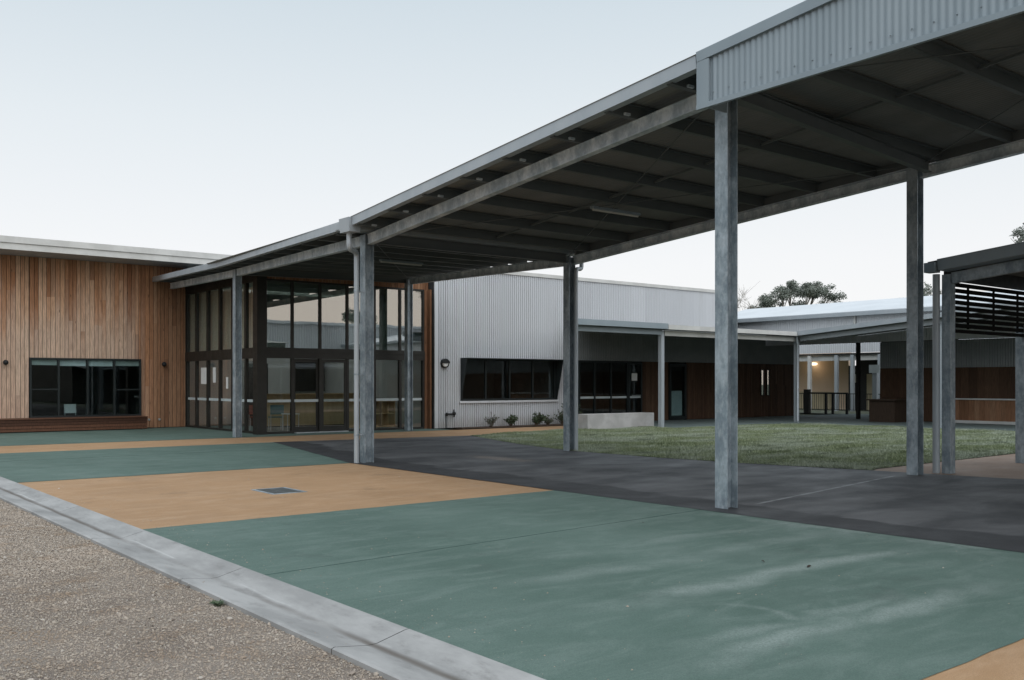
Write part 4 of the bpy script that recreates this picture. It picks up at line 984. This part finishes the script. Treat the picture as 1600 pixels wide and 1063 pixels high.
def leaf(x, y, rz, label, s=.05):
    m = MB(); c, n_ = (math.cos(rz), math.sin(rz)), None
    pts = [(-1,0,.010),(-.3,.28,.016),(.5,.22,.020),(1,0,.012),(.5,-.22,.018),(-.3,-.28,.013)]
    m.add([(x+(a*c[0]-b_*c[1])*s, y+(a*c[1]+b_*c[0])*s, z) for a,b_,z in pts] + [(x,y,.024)], [(6,i,(i+1)%6) for i in range(6)])
    tag(m.build('fallen_leaf', M['bark_dk']), label, 'leaf', 'fallen leaves on the green pavement')
M['bark_dk'] = m_var('dead_leaf', (.03,.022,.016), (.05,.036,.025), .8, 0, 8)
leaf(7.18,4.90,.3,'dark dead leaf on the green pavement, the larger one near the asphalt'); leaf(7.06,5.29,1.2,'tiny dark dead leaf on the green pavement, just beyond the larger one',.03)

def grit():
    n = 900; x = rng.uniform(3.5, 9.2, n); y = rng.uniform(2.9, 16.5, n); x = np.where(rng.random(n) < .35, 3.4+np.abs(rng.normal(0,.25,n)), x)
    s_ = np.exp(rng.normal(math.log(.004), .5, n)); a = rng.uniform(0, 6.28, n); V = np.empty((n,4,3))
    for k in range(3): V[:,k] = np.stack([x+np.cos(a+k*2.09)*s_, y+np.sin(a+k*2.09)*s_*.7, np.full(n,.0045)], 1)
    V[:,3] = np.stack([x, y, .0045+s_*.6], 1); F = (np.array([(0,1,3),(1,2,3),(2,0,3)])[None]+(np.arange(n)*4)[:,None,None]).reshape(-1,3)
    o = np_mesh('grit', V.reshape(-1,3), F, M['pebble']); o['kind'] = 'stuff'
grit()
# ------------------------------------------------------------------ trees
def tree(x, y, h, label, clumps, trunk=.28, leaf=.26, nleaf=900, bare=False, group='trees beyond the roofs', name='eucalyptus_tree'):
    t = thing(name, label, 'tree', (x,y,0), group); tr = MB(); lean = random.uniform(-.5,.5)
    fork = Vector((x+lean*.3, y, h*.42)); tr.tube([(x,y,0),(x+lean*.15,y,h*.2),fork], [trunk,trunk*.8,trunk*.62], 9)
    V=[]; F=[]
    for (cx, cz, r, rz) in clumps:     # offsets across the view, heights
        dep = random.uniform(-1,1)*r*1.1
        ex, ey = math.cos(R(38.5)), -math.sin(R(38.5)); fxv, fyv = math.sin(R(38.5)), math.cos(R(38.5))
        c = Vector((x+ex*cx+fxv*dep, y+ey*cx+fyv*dep, cz))
        mid = fork.lerp(c,.55)+Vector((random.uniform(-.4,.4),random.uniform(-.4,.4),-.35))
        br_ = arc(fork, mid, c, 6); tr.tube(br_, [trunk*.5*(1-i/7.5) for i in range(7)], 6, False)
        for q in range(7):
            d = Vector((random.gauss(0,1),random.gauss(0,1),abs(random.gauss(.3,.6)))).normalized(); e = c+Vector((d.x*r,d.y*r,d.z*rz))
            tr.tube(arc(br_[4], c.lerp(br_[4],.4), e, 4), [trunk*.16,trunk*.13,trunk*.1,trunk*.07,trunk*.04], 5, False)
            if bare:
                for _ in range(5):
                    tr.tube([c.lerp(e,random.uniform(.3,.9)), e+Vector((random.gauss(0,.5),random.gauss(0,.5),random.uniform(0,.9)))], [.012,.006], 4, False)
        if bare: continue
        subs = [(Vector((random.gauss(0,.45),random.gauss(0,.45),random.gauss(.15,.4))), random.uniform(.28,.5)) for _ in range(int(10+r*4))]
        for i in range(int(nleaf*r*r/2.5)):
            sc_, sr = random.choice(subs); d = Vector((random.gauss(0,1),random.gauss(0,1),random.gauss(0,.7)))
            d = d.normalized()*(random.random()**.45)
            p = c+Vector(((sc_.x+d.x*sr)*r,(sc_.y+d.y*sr)*r,(sc_.z+d.z*sr)*rz))
            a = Vector((random.gauss(0,1),random.gauss(0,1),random.gauss(-.6,.6))).normalized(); s_ = a.cross(Vector((random.gauss(0,1),random.gauss(0,1),random.gauss(0,1)))).normalized()
            L = leaf*random.uniform(.6,1.3); o = len(V); V += [p, p+a*L*.5+s_*L*.2, p+a*L, p+a*L*.5-s_*L*.2]; F.append((o,o+1,o+2,o+3))
    tr.build('trunk', M['bark'], t)
    if V: lm = MB(); lm.add(V, F); lm.build('crown', M['leaf'], t)
def at(px, d):
    s_ = (px-800)/1500*d; return (d*math.sin(R(38.5))+s_*math.cos(R(38.5)), d*math.cos(R(38.5))-s_*math.sin(R(38.5)))
x, y = at(1240, 90)
tree(x, y, 9.5, 'broad umbrella shaped eucalyptus rising behind the pale roof', [(-2.3,9.2,1.15,.9),(-1.2,9.7,1.0,.75),(.0,10.4,1.25,.9),(.9,10.2,1.2,.8),(1.9,10.1,1.3,.85),(3.0,9.6,1.1,.85),(.2,8.5,.8,.8),(2.9,8.4,.8,.5),(-2.9,8.3,1.0,.9),(-3.4,7.7,.9,.7),(1.6,7.7,1.0,.4),(-1.2,7.3,1.0,.5)], nleaf=3000, leaf=.22)
x, y = at(1196, 95)
tree(x, y, 8, 'small rounded dark tree at the left foot of the umbrella eucalyptus', [(-.4,8.0,.9,.8),(.6,8.7,.9,.9),(-1.5,7.4,.8,.6)], nleaf=3000, leaf=.2)
x, y = at(1161, 85)
tree(x, y, 7, 'bare twiggy tree at the left, beside the tall steel column', [(-.3,8.2,.8,.9),(.3,8.9,.7,.9),(.9,7.9,.7,.8)], bare=True, trunk=.05, name='bare_tree')
x, y = at(1312, 100)
tree(x, y, 8, 'tiny treetop just showing over the roof ridge', [(0,9.9,.55,.3),(.9,9.8,.3,.3),(-.8,9.5,.4,.3)], nleaf=1500, leaf=.18)
x, y = at(1448, 80)
tree(x, y, 8, 'loose treetop over the ridge behind the second steel column', [(-1.0,8.6,.7,.5),(.0,9.2,.75,.55),(.7,8.9,.6,.6),(-2.0,8.3,.5,.3)], nleaf=1900, leaf=.2)
x, y = at(1610, 60)
tree(x, y, 10, 'tall eucalyptus at the right edge above the shelter roof', [(-.6,10.6,.75,.6),(.1,11.0,.9,.7),(1.0,10.6,1.1,.9),(-.2,9.9,.8,.6),(.6,9.6,1,.7),(2,11,1.2,.9),(1.4,9,1,.8)], nleaf=1900, leaf=.17)
sh_ = thing('south_hall', 'low pale corrugated hall across the forecourt, mirrored in the foyer glass', 'building', (40,-12,0))
m = MB(); sheet_pts(m, (75,-12), (20,-12), 3.2, 6.1, 3.2, 6.1, (0,1), .2, .03, 6); m.build('corrugated_wall', M['corr'], sh_)
MB().box(20,75,-30,-12.05,0,6.1).build('body', M['frame'], sh_)
MB().hexa([(19.7,-30,6.1),(75.3,-30,6.1),(75.3,-11.7,6.1),(19.7,-11.7,6.1)],[(19.7,-30,6.9),(75.3,-30,6.9),(75.3,-11.7,6.3),(19.7,-11.7,6.3)]).build('roof', M['roof_white'], sh_)
MB().hexa([(20,-11.95,3.0),(75,-11.95,3.0),(75,-8.2,2.6),(20,-8.2,2.6)],[(20,-11.95,3.1),(75,-11.95,3.1),(75,-8.2,2.75),(20,-8.2,2.75)]).build('verandah_roof', M['flash'], sh_)
for px_ in (20.4,25,30,35,40,45,50,55): MB().box(px_-.06,px_+.06,-8.5,-8.38,0,2.62).build('post', M['flash'], sh_)
# trees south of the block, mirrored in the foyer glass
x, y = 64, -41
tree(x, y, 11, 'tall eucalyptus behind the south hall, mirrored at the right end of the foyer glass', [(.0,11.5,1.5,1.1),(1.4,12.6,1.7,1.2),(2.9,11.6,1.6,1.2),(1.8,10.2,1.6,1.1),(4.2,12.8,1.6,1.2)], nleaf=900, leaf=.3)
x, y = 58, -48
tree(x, y, 10, 'low bushy tree behind the south hall, mirrored mid height in the foyer glass', [(-1.5,9.2,1.6,1.0),(.5,9.7,1.7,1.0),(2.4,9.3,1.5,.9)], nleaf=900, leaf=.3)
